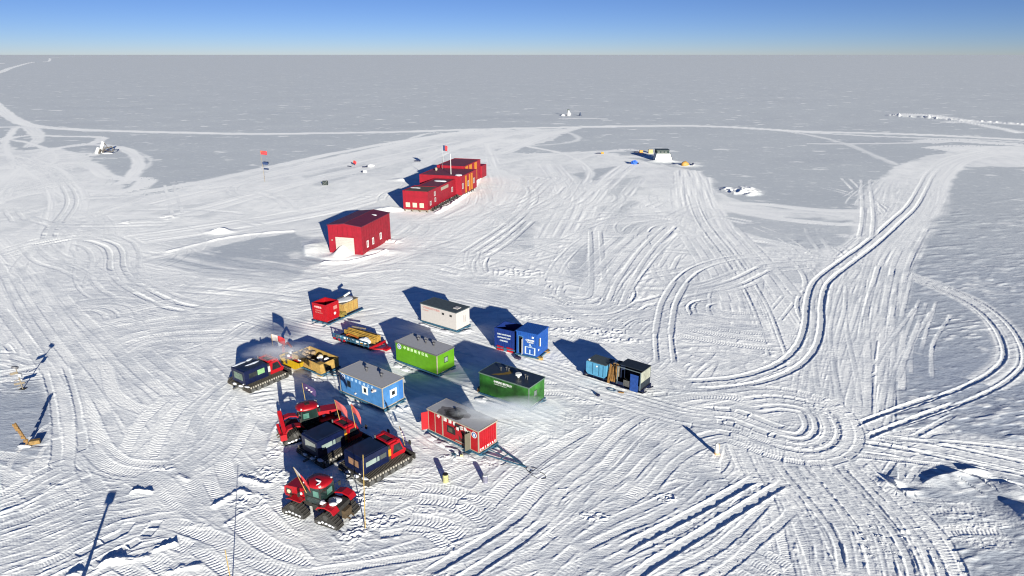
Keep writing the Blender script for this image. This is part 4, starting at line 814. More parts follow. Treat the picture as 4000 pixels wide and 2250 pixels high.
text('CHINARE', .28, LETTER, bw, (1.35, -.006, 2.35), (1, 0, 0), (0, 0, 1), bold=.01); text('中国南极', .24, LETTER, bw, (1.5, -.006, 2.08), (1, 0, 0), (0, 0, 1)); text('35', .30, LETTER, bw, (2.2, -.006, 2.78), (1, 0, 0), (0, 0, 1), bold=.02); text('SLED', .2, LB2, bw, (1.8, -.006, 1.62), (1, 0, 0), (0, 0, 1)); MB().cyl((1.98, -.01, 1.85), (1.98, -.02, 1.85), .1, n=14).build('white_disc', LB2, bw)
MB().box(3.002, 3.02, .35, .6, 1.7, 2.7).build('vent_opening', DARK, bw); MB().box(3.002, 3.10, .62, .72, 1.65, 2.75).build('white_shutter', LETTER, bw); text('35', .30, LETTER, bw, (3.006, .2, 1.15), (0, 1, 0), (0, 0, 1), bold=.02)
bx0, by0 = G(1948, 1362)
for i, (x, m_, h_, lb) in enumerate(((0, RED, .62, 'red crate at the left end of the crate row below the deep blue container'), (.5, RED, .55, 'second red crate from the left in the row below the deep blue container'), (1.0, TEAL, .45, 'only grey-green crate in the row below the deep blue container'), (1.45, RED, .62, 'taller red crate just right of the grey-green crate'), (1.9, RED, .55, 'red crate at the right end of the row, next to the bright blue container'))):
    cr_ = thing('plastic_crate', lb, 'crate', (bx0 + x*math.cos(az(119)), by0 + x*math.sin(az(119))), az(119), 'crates in a row below the deep blue container')
    MB().box(0, .42, -.45, -.02, .02, .02+h_).build('body', m_, cr_); MB().box(-.02, .44, -.47, 0, .02+h_, .08+h_).build('lid', m_, cr_)
for i, (px, py, a_, lb) in enumerate(((1965, 1370, 100, 'pale wooden box in the snow below the red crates'), (2095, 1405, 115, 'tan wooden box lying in the snow below the bright blue container'), (2035, 1385, 60, 'dark brown case lying by the doorway of the bright blue container'), (2010, 1402, 130, 'dark tool case lying farther out in front of the two blue containers'), (2128, 1383, 60, 'small orange board on the snow at the right end of the bright blue container'))):
    b_ = thing('supply_box', lb, 'box', G(px, py), az(a_), 'boxes lying in the snow beside the blue containers')
    m_ = [TRIM, TAN, mat('dark_case', (.03, .02, .022)), mat('dark_case2', (.025, .02, .05)), WOOD][i]
    MB().box(0, .75, 0, .4, 0, .32).build('body', m_, b_); MB().box(-.02, .77, -.02, .42, .32, .37).build('lid', m_, b_)
sb_ = thing('dark_blue_toolbox', 'rusty case half buried in snow at the left end of the dark green cabin', 'box', G(1865, 1533), az(110)); MB().box(0, .7, 0, .5, 0, .5).build('body', WOOD, sb_); MB().box(-.02, .72, -.02, .52, .5, .56).build('lid', OLDW, sb_)
# ------------------------------------------------------------------ sled with the pale blue tank, planks and the dark open container
ts = thing('long_cargo_sled', 'long dark sled loaded with a pale blue tank, planks and an open container', 'sled', G(2283, 1462, .3), az(128))
s_ = MB()
for y in (.35, 2.0): s_.box(-.3, 7.6, y-.09, y+.09, .28, .5)
for x in (0, 1.3, 2.6, 3.9, 5.2, 6.5, 7.4): s_.box(x-.07, x+.07, -.05, 2.4, .36, .52)
s_.build('sled_frame', NAVY, ts)
for y in (.35, 2.0): MB().prism([(-.3, 0), (7.4, 0), (7.9, .34), (7.8, .38), (7.3, .1), (-.3, .1)], y-.18, y+.18).build('runner', NAVY, ts)
def on_sled(name, label, cat, x, y, z=.52, rot=0):
    t = thing(name, label, cat, (0, 0), az(128)+rot); p = ts.matrix_basis @ Vector((x, y, z)) if False else None
    c_, s2 = math.cos(az(128)), math.sin(az(128)); t.location = (ts.location.x + x*c_ - y*s2, ts.location.y + x*s2 + y*c_, z); return t
tk = on_sled('pale_blue_tank', 'pale sky blue fuel tank with rounded corners and a dark lid on the long sled', 'tank', .15, .05)
pr_ = [(.25, 0), (2.45, 0), (2.7, .3), (2.7, 1.5), (2.62, 1.6), (.08, 1.6), (0, 1.5), (0, .25)]
MB().prism(pr_, 0, 2.1).build('tank_shell', SKYB, tk); MB().box(.04, 2.66, .05, 2.05, 1.6, 1.68).build('lid', DROOF, tk)
rb_ = MB(); [rb_.box(x, x+.06, -.04, 0, .15, 1.5) for x in (.9, 1.75, 2.3)]; rb_.build('rib', mat('tank_seam', (.02, .09, .16)), tk); MB().cyl((1.45, -.05, 1.25), (1.45, 0, 1.25), .1).build('filler_cap', LETTER, tk)
MB().cyl((.3, .2, 1.68), (.3, .2, 1.8), .12).build('hatch', LETTER, tk)
pk = on_sled('plank_bundle', 'bundle of upright orange planks standing between the pale blue tank and dark container', 'timber', 3.0, .1)
q_ = MB(); rr = random.Random(4)
for i in range(8): q_.bar((.15+.13*i, -.12+.05*(i % 2), -.35 if i < 2 else 0), (.25+.12*i+rr.uniform(-.08, .1), .25+rr.uniform(0, .2), 2.0+rr.uniform(-.25, .2)), .15, .05)
q_.build('plank', ORANGE if False else mat('orange_planks', (.20, .10, .025), .75, .4, 2), pk)
q_ = MB(); [q_.bar((.1+rr.uniform(0, .3), .4+.2*i, 1.75+.07*(i % 2)), (1.2+rr.uniform(-.2, .2), .5+.2*i, 1.8), .14, .06) for i in range(8)]; q_.box(.35, 1.1, .5, 2.0, 0, 1.7); q_.build('stacked_boards', OLDW, pk)
dk = on_sled('dark_open_container', 'dark open-fronted container with a blue door and pale end wall on the long sled', 'container', 4.35, -.15)
b_ = MB(); b_.box(0, 3.0, 2.35, 2.41, 0, 2.15); b_.box(0, .06, .9, 2.35, 0, 2.15); b_.box(0, 3.0, 0, .06, 0, .35); b_.box(1.0, 3.0, 0, .06, .35, .5); b_.build('wall', mat('dark_navy_steel', (.008, .016, .045), .6, .3), dk)
MB().box(0, 3.0, 0.06, 2.35, 0, .06).build('floor', DARK, dk); MB().prism([(0, 2.15), (3.0, 2.15), (3.0, 2.22), (0, 2.22)], .55, 2.45).build('roof', mat('black_roof_end_shade', (.010, .016, .024), .6, .3), dk)
MB().box(2.94, 3.0, 0, 2.35, .1, .85).build('end_wall_shade', mat('black_roof_end_shade', (.010, .016, .024), .6, .3), dk); MB().box(2.94, 3.0, 0, 2.35, .85, 2.14).build('end_wall', mat('cream_panel', (.24, .25, .20), .6, .3, 1.5), dk); MB().box(1.75, 2.72, -.06, 0, -.3, 1.75).build('blue_door', mat('blue_door_paint', (.01, .045, .20), .5, .25), dk)  # lower third of the end wall is black: shading put into its colour
MB().box(.9, 1.65, -.03, .03, .02, .75).build('grey_panel', STEEL, dk); MB().bar((.08, .03, 0), (.08, .03, 2.15), .08).bar((2.97, .03, 0), (2.97, .03, 2.2), .08).bar((0, .05, 2.15), (3.0, .05, 2.15), .07).build('post', mat('post_steel', (.10, .13, .14)), dk)
for px, py, lb, cat, m_, sz in ((2418, 1500, 'short red canister standing in snow at the foot of the orange planks', 'canister', RED, (.16, .45)), (2290, 1462, 'round pale drum lying at the left end of the long sled', 'drum', STEEL, (.28, .5))):
    t = thing(lb.split()[1 if 'short' not in lb else 1]+'_canister' if cat == 'canister' else 'steel_drum', lb, cat, G(px, py)); t.name = 'red_canister' if cat == 'canister' else 'steel_drum'
    MB().cyl((0, 0, 0), (0, 0, sz[1]), sz[0], n=14).build('body', m_, t); MB().cyl((0, 0, sz[1]), (0, 0, sz[1]+.06), sz[0]*.35, n=10).build('cap', DARK, t)
for px, py, lb, m_ in ((2415, 1535, 'yellow-brown board lying flat in the snow below the dark open container', WOOD), (2335, 1548, 'small dark bag lying alone in the snow below the long sled', NAVY), (2390, 1525, 'greenish hose frame lying in the snow below the orange planks', TEAL)):
    t = thing('loose_item', lb, 'debris', G(px, py), az(110)); t.name = 'loose_board' if m_ is WOOD else ('small_bag' if m_ is NAVY else 'hose_frame')
    (MB().box(0, .6, 0, .22, .0, .12) if m_ is WOOD else (MB().blob((0, 0, .15), (.25, .2, .2), 3) if m_ is NAVY else MB().tube(coil(0, 0, .5, .3), .03))).build('body', m_, t)

# ------------------------------------------------------------------ low sledge loaded with timber
tb = thing('timber_sled', 'low sled with red drawbar and teal side rails', 'sled', G(1303, 1322, .3), az(123))
s_ = MB()
for y in (.3, 2.4): s_.box(-.1, 6.6, y-.09, y+.09, .25, .45)
for x in (0, 1.6, 3.2, 4.8, 6.4): s_.box(x-.07, x+.07, -.05, 2.75, .3, .47)
s_.build('sled_frame', NAVY, tb)
for y in (.3, 2.4): MB().prism([(-.1, 0), (6.4, 0), (6.9, .34), (6.8, .38), (6.3, .1), (-.1, .1)], y-.17, y+.17).build('runner', NAVY, tb)
MB().box(6.55, 6.75, -.1, 2.8, .25, .6).bar((6.7, 0, .4), (8.3, 1.2, .3), .16).bar((6.7, 2.7, .4), (8.3, 1.5, .3), .16).box(7.9, 8.6, .9, 1.8, .2, .45).build('drawbar', RED, tb)
rl = MB()
for i in range(9): x = .1+.78*i; rl.box(x, x+.1, -.08, .02, .3, 1.15)
for z in (.6, 1.05): rl.box(0, 6.4, -.1, -.02, z, z+.12)
rl.build('side_rail', TEAL, tb); rr = random.Random(9)
rd = MB(); [rd.box(.1+rr.uniform(0, .1)+i*.9, .5+i*.9, -.14, -.09, .35, .62) for i in range(0, 3)]; rd.build('red_bracket', RED, tb)
ld = thing('yellow_timber_bundle', 'long ochre timber bundle strapped lengthwise on the low timber sled', 'timber', tb.location[:2], az(123)); q_ = MB()
for i in range(9): y = 1.1+.17*i; q_.box(.9+rr.uniform(-.4, .4), 6.1+rr.uniform(-.4, .2), y, y+.15, .5, 1.0+.12*(i % 3)+.15*(2 < i < 7))
q_.build('planks', mat('ochre_timber', (.30, .18, .03), .75, .35, 2), ld); MB().bar((.9, 2.6, 1.35), (3.2, 2.8, 1.45), .16).build('loose_pole', OLDW, ld)
wh = thing('pipe_rack', 'orange rectangular pipe rack lying on the low timber sled', 'frame', tb.location[:2], az(123))
MB().tube([(1.8, .55, .95), (4.2, .55, .85), (4.4, .85, .85), (1.9, 1.0, 1.05), (1.8, .55, .95)], .07).tube([(2.0, .45, .75), (4.3, .4, .7)], .06).build('pipe', mat('orange_red_pipe', (.34, .07, .01)), wh)
wb = thing('white_load_bag', 'white bag heaped at the front end of the low timber sled', 'bag', tb.location[:2], az(123)); MB().blob((5.0, .75, .85), (.95, .6, .42), 5, 14, 8, .15).build('bag', SNOWM, wb, True)
MB().box(4.7, 5.3, .05, .4, .5, .8).build('buckle', ORANGE, wb)
for i in range(7):
    x = .4+.75*i; d_ = thing('deck_box', '', 'box', tb.location[:2], az(123), 'small boxes lined along the side rail of the timber sled'); d_['label'] = 'small mixed-colour box among those lined along the side rail of the timber sled'
    MB().box(x, x+.45, .05, .38, .47, .78+.1*(i % 3)).build('body', [WOOD, SKYB, LETTER, BLACK, TEAL, LETTER, ORANGE][i], d_); MB().box(x+.02, x+.43, .07, .36, .785+.1*(i % 3), .83+.1*(i % 3)).build('lid', [OLDW, LETTER, TRIM, WOOD, LETTER, RED, OLDW][i], d_)

# ------------------------------------------------------------------ yellow wooden cargo box with sacks, on a blue sledge
yb = thing('plywood_cargo_box', 'open tan plywood box full of sacks on a blue sled', 'cargo box', G(1253, 1455, .75), az(127)); L_, W_ = 5.4, 2.7
yb.location.x -= L_*math.cos(az(127)); yb.location.y -= L_*math.sin(az(127))
b_ = MB(); b_.box(0, L_, 0, .06, .6, 1.75); b_.box(0, L_, W_-.06, W_, .6, 1.75); b_.box(0, .06, .06, W_-.06, .6, 1.75); b_.box(L_-.06, L_, 1.5, W_-.06, .6, 1.75); b_.box(L_-.06, L_, .06, 1.5, 1.1, 1.75); b_.build('wall', TAN, yb)
MB().box(.06, L_-.06, .06, W_-.06, .55, .62).build('floor', DARK, yb); MB().box(L_-.75, L_+.05, -.06, .7, .0+.2, 1.74).build('corner_crate', TAN, yb); MB().box(L_-.06, L_+.02, .75, 1.5, .55, 1.1).build('opening', DARK, yb)
bt = MB(); [bt.box(x, x+.09, -.04, 0, .6, 1.75) for x in (.05, 1.2, 2.4, 3.6)]; [bt.box(-.03+i*0, L_, W_, W_+.04, 1.62, 1.75) for i in (0,)]; bt.build('batten', WOOD, yb); sled(yb, L_, W_, .55, bar_len=1.7)
snow_bank(yb, [(3.6, -.8, .7, .35, .3), (4.7, -.95, .8, .35, .3), (5.9, -.6, .8, .35, .25), (7.0, .2, .6, .3, .2)], 61)
rr = random.Random(21); gl = yb.location; ca, sa = math.cos(az(127)), math.sin(az(127))
for i in range(26):
    br = i < 13; x = rr.uniform(.5, 2.4) if br else rr.uniform(2.9, 4.5); y = rr.uniform(.5, 2.2); z = .95 + (.35 if i % 3 == 0 else 0) + (.45 if br else .2)*rr.random()
    o = MB().blob((0, 0, 0), (rr.uniform(.28, .42), rr.uniform(.2, .3), rr.uniform(.16, .24)), i, 10, 7, .18).build('sack', SACK if br else SNOWM if i % 2 else mat('cream_sack', (.34, .28, .20), .9, .2, 3), None, True)
    o.location = (gl.x + x*ca - y*sa, gl.y + x*sa + y*ca, z); o.rotation_euler = (0, rr.uniform(-.3, .3), rr.uniform(0, 3))
    tag(o, 'brown sack in the left half of the open plywood cargo box' if br else 'pale sack in the right half of the open plywood cargo box', 'sack', 'brown sacks in the plywood cargo box' if br else 'pale sacks in the plywood cargo box')

# ------------------------------------------------------------------ yellow boat-shaped skip with red gear
yk = thing('yellow_skip', 'bright yellow boat-shaped skip beside the plywood cargo box', 'skip', G(1170, 1448, .3), az(127)); yk.location.x -= 3.9*ca; yk.location.y -= 3.9*sa; yk.location.z = .1
pf = [(0, 1.15), (.35, .35), (.9, .1), (3.1, .1), (3.7, .45), (4.0, 1.15), (3.9, 1.15), (3.6, .55), (3.05, .2), (.95, .2), (.45, .45), (.1, 1.15)]
MB().prism(pf, 0, 1.5).prism([(0, 1.15), (.35, .35), (.9, .1), (3.1, .1), (3.7, .45), (4.0, 1.15)], -.05, 0).prism([(0, 1.15), (.35, .35), (.9, .1), (3.1, .1), (3.7, .45), (4.0, 1.15)], 1.5, 1.55).build('hull', YEL, yk)
MB().box(.5, 3.6, 0, 1.5, .55, .6).build('floor', NAVY, yk)
for i, (x, y, h_) in enumerate(((1.1, .6, 1.0), (2.7, .7, .9))):
    t = thing('red_canister_stack', ['red canister with a snowy top at the middle of the yellow skip', 'red canister with a snowy top at the front of the yellow skip'][i], 'canister', (yk.location.x+x*ca-y*sa, yk.location.y+x*sa+y*ca), az(127), 'red canisters in the yellow skip', z=.7); t.name = 'red_canister'
    MB().cyl((-.3, 0, 0), (.3, 0, 0), .33, n=12).box(-.35, .35, -.3, .3, 0, .5).build('body', RED, t); MB().blob((.28*(i*2-.4), 0, .55), (.3, .25, .14), i).build('snow_cap', SNOWM, t, True)
rc = thing('red_crane', 'upright red loading crane standing behind the yellow skip', 'crane', G(1112, 1405), az(127))
MB().cyl((0, 0, 0), (0, 0, 1.9), .22, .18, 10).build('post', RED, rc); MB().bar((0, 0, 1.8), (.9, .1, 2.5), .22).bar((.9, .1, 2.5), (1.5, .2, 2.0), .18).build('arm', RED, rc); MB().box(-.5, .5, -.4, .4, 0, .7).build('base', RED, rc)
MB().blob((1.2, .3, 1.3), (.5, .4, .3), 8).build('snow_cap', SNOWM, rc, True)

# ------------------------------------------------------------------ red shed with its roller door drifted in
hs = thing('red_vehicle_shed', 'tall red gabled shed with a pale roller door half buried in drifted snow', 'shed', G(1289, 989.5), az(105)); L_, W_, H_ = 6.9, 12.6, 5.5
MB().prism([(0, -.3), (L_, -.3), (L_, H_), (L_*.5, H_+.42), (0, H_)], 0, W_).build('wall', REDD, hs)
MB().prism([(-.12, H_+.02), (L_*.5, H_+.46), (L_+.12, H_+.02), (L_+.12, H_+.14), (L_*.5, H_+.58), (-.12, H_+.14)], -.12, W_+.12).build('roof', ROOFM, hs)
sm_ = MB(); [sm_.box(L_*.5-.04, L_*.5+.04, -.1, W_+.1, H_+.57, H_+.62)]; sm_.build('ridge_cap', mat('ridge_maroon', (.12, .02, .035)), hs)
MB().box(1.45, 5.3, -.04, 0, 0, 3.35).build('roller_door', mat('pale_roller_door', (.34, .32, .29), .5, .05), hs); g_ = MB(); [g_.box(1.45, 5.3, -.055, -.04, .3+i*.3, .33+i*.3) for i in range(10)]; g_.build('door_seam', mat('door_seam_grey', (.27, .255, .235)), hs)
MB().box(1.32, 1.45, -.07, 0, 0, 3.48).box(5.3, 5.43, -.07, 0, 0, 3.48).box(1.45, 5.3, -.07, 0, 3.35, 3.48).build('door_frame', REDD, hs); MB().cyl((.75, -.02, 2.7), (.75, -.1, 2.7), .14).build('wall_lamp', TRIM, hs)
for y in (2.3, 4.6, 8.0): window(hs, ('E', L_), y, 1.75 if y < 7 else 1.9, .75, 1.35, LETTER, mat('dull_pane', (.16, .06, .06)), .2)
[MB().box(L_, L_+.02, y, y+.04, 0, H_-.02).build('panel_seam', mat('seam_red', (.12, .004, .008)), hs) for y in np.arange(1.05, 12.5, 1.05)]; [MB().box(x, x+.04, -.02, 0, 3.6, H_-.03).build('panel_seam', mat('seam_red', (.12, .004, .008)), hs) for x in np.arange(1, 6.8, 1)]
MB().blob((5.2, 9, H_+.32), (.7, .35, .12), 4).build('roof_snow', SNOWM, hs, True)

# ------------------------------------------------------------------ red station building in three stepped blocks
st = thing('red_station_building', 'long red station building of joined blocks with yellow wall stripes', 'building', G(1576, 815, .6), az(106))
def block(name, x0, x1, y0, y1, z0, z1, parapet=True):
    o = MB().box(x0, x1, y0, y1, z0, z1).build(name, REDD, st)
    r_ = MB().box(x0+.15, x1-.15, y0+.15, y1-.15, z1-.02, z1+.06).build('roof', ROOFM, o)
    e = MB(); 
    for bx in ((x0-.03, x1+.03, y0-.03, y0+.15), (x0-.03, x1+.03, y1-.15, y1+.03), (x0-.03, x0+.15, y0+.15, y1-.15), (x1-.15, x1+.03, y0+.15, y1-.15)): e.box(*bx, z1-.02, z1+.16)
    e.build('parapet', REDD, o); sg = MB(); [sg.box(x0+.2, x1-.2, y, y+.05, z1+.06, z1+.10) for y in np.arange(y0+.8, y1-.3, 1.3)]; sg.build('roof_seam', mat('roof_seam', (.07, .02, .03)), o)
    return o
b1_ = block('front_block', 0, 6.5, 0, 7.0, .6, 4.9); b2_ = block('middle_block', .6, 6.3, 7.05, 19.4, .6, 4.8)
MB().box(.4, 6.1, .5, 6.5, 4.96, 5.02).build('wood_roof_deck', mat('brown_roof_deck', (.085, .055, .04), .8, .3), b1_)
b3_ = block('main_block', -4.0, 7.9, 19.45, 32.0, .6, 5.5); b4_ = block('rear_block', -4.0, 4.2, 32.05, 46.5, .6, 6.1)
for o_, x0, x1, y0, y1 in ((b1_, .3, 6.2, .3, 6.7), (b2_, 1, 6, 7.3, 19), (b3_, -3.6, 7.5, 19.8, 31.6), (b4_, -3.6, 3.9, 32.4, 46)):
    nx = 3; ny = max(3, int((y1-y0)/3))
    for i in range(nx+1):
        for j in range(ny+1):
            if i == nx or j == 0: x = x0+(x1-x0)*i/nx; y = y0+(y1-y0)*j/ny; MB().box(x-.12, x+.12, y-.12, y+.12, -.7, .6).build('stilt', OLDW, o_)
    MB().box(x0, x1, y0+.13, y0+.2, .3, .45).build('floor_beam', OLDW, o_)
for x in (1.25, 3.05, 4.85): window(b1_, 'F', x, 1.65, 1.1, 1.1, mat('cream_frame', (.42, .39, .30)), mat('cream_pane', (.40, .38, .29), .4), .1, .04)
def ewin(par, X_, y, z, w_, h_, m_=None): window(par, ('E', X_), y, z, w_, h_, m_ or mat('dull_white_frame', (.36, .34, .33)), mat('grey_pane', (.16, .10, .11)), .2)
for y, z in ((1.6, 2.0), (4.6, 2.3), (4.4, 3.8)): ewin(b1_, 6.5, y, z, .9, 1.1)
MB().box(6.3, 6.36, 9.0, 14.0, 3.7, 4.5).build('sign_board', TRIM, b2_); ewin(b2_, 6.3, 16.8, 2.6, 1.0, 1.3)
for y in (20.6, 24.9, 29.6): ewin(b3_, 7.9, y, 2.9, 1.0, 1.5)
yl = mat('amber_wall_panel', (.42, .16, .006), .5, .12)
for y in (22.6, 25.6, 27.4): MB().box(7.9, 7.96, y, y+.95, .7, 5.3).build('yellow_stripe', yl, b3_)
for y in (33.2, 36.5, 41): MB().box(4.2, 4.26, y, y+2.0, 1.0, 6.0).build('yellow_stripe', yl, b4_)
MB().blob((1.6, 4.2, 5.02), (1.3, .6, .10), 2).build('roof_snow', SNOWM, b1_, True); MB().blob((3.6, 15.5, 4.85), (1.8, 1.2, .2), 4).build('roof_snow', SNOWM, b2_, True); MB().blob((6.6, 21.2, 5.5), (1.1, 1.2, .35), 4).build('roof_snow', SNOWM, b3_, True)
MB().box(.2, 4.6, 46.55, 51, .6, 4.2).build('annex', REDD, b4_)
MB().cyl((3.9, 22.5, 5.5), (3.9, 22.5, 11.0), .09, .05, 8).build('mast', LETTER, b3_); MB().cyl((-1.5, 30, 5.5), (-1.5, 30, 9.5), .07, .04, 8).build('mast', STEEL, b3_); MB().blob((-2.2, 27, 5.9), (.4, .4, .5), 3).build('roof_dome', TRIM, b3_, True)
for k, y in enumerate(np.arange(2, 30, 1.7)):
    x = 7.7 if y > 19 else 6.9; p = st.matrix_basis.inverted() if False else None; a_ = az(106)
    dr = thing('dark_drum', 'dark drum in the row standing along the foot of the red station building', 'drum', (st.location.x + x*math.cos(a_) - y*math.sin(a_), st.location.y + x*math.sin(a_) + y*math.cos(a_)), a_, 'dark drums along the station foot')
    MB().cyl((0, 0, 0), (0, 0, .85), .28, n=9).build('body', BLACK, dr); MB().cyl((0, 0, .85), (0, 0, .9), .24, n=9).build('lid', STEEL, dr)
# ------------------------------------------------------------------ tracked snow carriers
def belt_profile(L_, h, n=7, r=None):
    """closed side outline of a crawler belt, x along, z up"""
    r = r or h/2; P = []
    for k in range(n+1): t = -math.pi/2 + math.pi*k/n; P.append((L_/2 - r + r*math.cos(t), h/2 + (h/2)*math.sin(t)))
    for k in range(n+1): t = math.pi/2 + math.pi*k/n; P.append((-L_/2 + r + r*math.cos(t), h/2 + (h/2)*math.sin(t)))
    return P
def lugs(P, y0, y1, step, hh, mb, wd=0.07):
    n_ = len(P); per = [math.dist(P[i], P[(i+1) % n_]) for i in range(n_)]; tot = sum(per); k = int(tot/step); acc = 0; i = 0
    for j in range(k):
        s = tot*j/k
        while acc + per[i] < s: acc += per[i]; i += 1
        a, b_ = P[i], P[(i+1) % n_]; t = (s-acc)/max(per[i], 1e-6); x = a[0]+(b_[0]-a[0])*t; z = a[1]+(b_[1]-a[1])*t
        dx, dz = (b_[0]-a[0])/per[i], (b_[1]-a[1])/per[i]; nx, nz = dz, -dx
        q = [(x-dx*wd/2-nx*.01, z-dz*wd/2-nz*.01), (x+dx*wd/2-nx*.01, z+dz*wd/2-nz*.01), (x+dx*wd/2+nx*hh, z+dz*wd/2+nz*hh), (x-dx*wd/2+nx*hh, z-dz*wd/2+nz*hh)]
        mb.prism(q, y0, y1)
def snow_on(par, spots, seed=0):
    mb = MB()
    for i, (x, y, z, rx, ry, rz) in enumerate(spots): mb.blob((x, y, z), (rx, ry, rz), seed+i, 9, 6, .35)
    return mb.build('snow_cover', SNOWM, par, True)
def carrier(label, loc, rz, v):
    t = thing('tracked_carrier', label, 'snow vehicle', loc, rz, 'tracked snow carriers with blue rear cabins')
    for s in (-1, 1):
        yc = s*1.42; P = belt_profile(5.3, .95)
        b_ = MB().prism(P, yc-.62, yc+.62); o = b_.build('track', BLACK, t)
        l_ = MB(); lugs(P, yc-.68, yc+.68, .16, .05, l_, .05); l_.build('track_bars', TREAD, o)
        for x in (-2.1, -1.35, -.55, .25, 1.05, 1.85): MB().cyl((x, yc+s*.60, .42), (x, yc+s*.70, .42), .27, n=12).build('road_wheel', STEEL, o)
        g_ = MB(); [g_.box(-2.4+.3*i, -2.28+.3*i, yc+s*.62, yc+s*.72, .72, .95) for i in range(16)]; g_.build('belt_guide', mat('guide_steel', (.30, .28, .24), .6, .4, 6), o)
    MB().box(-2.6, 2.4, -.75, .75, .35, .95).build('chassis', BLACK, t)
    MB().box(-2.75, -2.5, -1.1, 1.1, .5, .75).bar((-2.6, 0, .5), (-3.3, 0, .45), .18).build('tow_hitch', STEEL, t)
    c_ = MB(); c_.prism([(-2.45, 1.0), (.55, 1.0), (.55, 2.75), (.4, 2.95), (-2.3, 2.95), (-2.45, 2.8)], -1.25, 1.25); cb = c_.build('rear_cabin', NAVY, t)
    MB().box(-2.3, .4, -1.1, 1.1, 2.95, 3.0).build('cabin_roof', mat('dark_navy_roof', (.004, .012, .035), .5, .4, 1.5), cb)
    if v == 0: MB().box(-1.9, -.9, -1.27, -1.25, 1.75, 2.4).build('window', GLASS, cb); MB().box(-.8, .1, -1.27, -1.25, 1.75, 2.45).build('window', mat('pale_green_glass', (.16, .30, .14), .2, .2), cb)
    else: MB().box(-2.0, -.85, -1.27, -1.25, 1.75, 2.3).build('window', GLASSB, cb); MB().box(-.75, -.5, -1.27, -1.25, 1.75, 2.3).build('window', GLASSB, cb); MB().box(-.4, .3, -1.27, -1.25, 1.75, 2.3).build('window', mat('dim_glass', (.05, .06, .06), .3), cb)
    if v == 2: MB().box(-2.47, -2.45, -.75, -.1, 1.7, 2.45).box(-2.47, -2.45, .02, .62, 1.7, 2.45).build('rear_window', AMBER, cb)
    elif v == 1: MB().box(-2.47, -2.45, -.9, .7, 1.6, 2.55).build('rear_window', mat('frosted_glass', (.22, .24, .22), .4, .2), cb)
    else: MB().box(-2.47, -2.45, -.8, .8, 1.5, 2.45).build('rear_window', mat('frost_green_glass', (.10, .14, .11), .4, .4), cb)
    # red driving cab: sloped nose, big dark side windows, rails on the roof
    cab = MB().prism([(.95, .95), (2.55, .95), (2.75, 1.35), (2.45, 1.65), (2.05, 2.75), (.95, 2.75)], -1.15, 1.15).build('cab', RED, t)
    MB().prism([(1.15, 1.5), (2.35, 1.5), (2.0, 2.5), (1.3, 2.5)], -1.17, -1.145).build('side_window', GLASS, cab); MB().prism([(1.15, 1.5), (2.35, 1.5), (2.0, 2.5), (1.3, 2.5)], 1.145, 1.17).build('side_window', GLASS, cab)
    MB().prism([(2.46, 1.7), (2.52, 1.7), (2.12, 2.68), (2.06, 2.68)], -1.0, 1.0).build('windscreen', GLASS, cab)
    MB().box(.85, 1.95, -.95, -.7, 2.75, 2.95).box(.85, 1.95, .7, .95, 2.75, 2.95).box(1.7, 2.05, -1.15, 1.15, 2.76, 2.92).box(.85, 1.1, -.7, .7, 2.76, 2.88).build('roof_rails', RED, cab); MB().box(1.1, 1.7, -.55, .55, 2.75, 2.85).build('roof_hatch', BLACK, cab)
    MB().box(.55, .95, -1.05, 1.05, .95, 2.6).build('engine_gap', BLACK, t)
    MB().box(.62, .9, -1.2, -1.06, 1.5, 2.3).build('side_lamp_box', ORANGE if v else WHITE, t); MB().cyl((.75, .8, 2.6), (.75, .8, 3.2), .08).build('exhaust_pipe', STEEL, t)
    MB().bar((2.5, -1.1, 2.0), (2.9, -1.5, 2.3), .04).box(2.85, 2.95, -1.65, -1.4, 1.9, 2.4).bar((2.5, 1.1, 2.0), (2.9, 1.5, 2.3), .04).box(2.85, 2.95, 1.4, 1.65, 1.9, 2.4).build('mirror', BLACK, cab)
    MB().bar((2.5, -1.6, .5), (3.1, -1.7, .55), .12).bar((2.5, 1.6, .5), (3.1, 1.7, .55), .12).box(3.05, 3.2, -1.9, 1.9, .15, .85).build('front_frame', BLACK, t)
    t.scale = (1, 1, .85)
    snow_on(t, [(-2.3+.35*i, -.80, 1.0, .26, .13, .10+.03*(i % 2)) for i in range(8 if v else 9)] + [(-2.65, -.6, .8, .22, .3, .12), (-2.7, .5, .78, .2, .25, .12), (-2.5, -1.6, .95, .25, .35, .06)], v*20)
    if v == 0: MB().blob((-1.6, .9, 3.05), (.9, .18, .10), 2).blob((-.6, -.2, 3.05), (.9, .16, .10), 3).blob((-.3, .95, 3.08), (.5, .2, .13), 5).build('roof_snow', mat('grey_frost', (.33, .36, .42), .8, .1), cb, True)
    return t
def at_front(A, a_, back=2.65, side=2.1):
    x, y = G(*A); c_, s_ = math.cos(az(a_)), math.sin(az(a_)); return (x + c_*back - s_*side, y + s_*back + c_*side)
carrier('snow carrier with blue cabin and pale green side window, standing apart on the left', at_front((975, 1543), 36), az(36), 0)
carrier('middle snow carrier, mostly shaded, frosted rear window, between the tractors', at_front((1262, 1838), 40), az(40), 1)
carrier('snow carrier nearest the red generator, amber rear windows and fully sunlit crawler belt', at_front((1436, 1910), 40), az(40), 2)

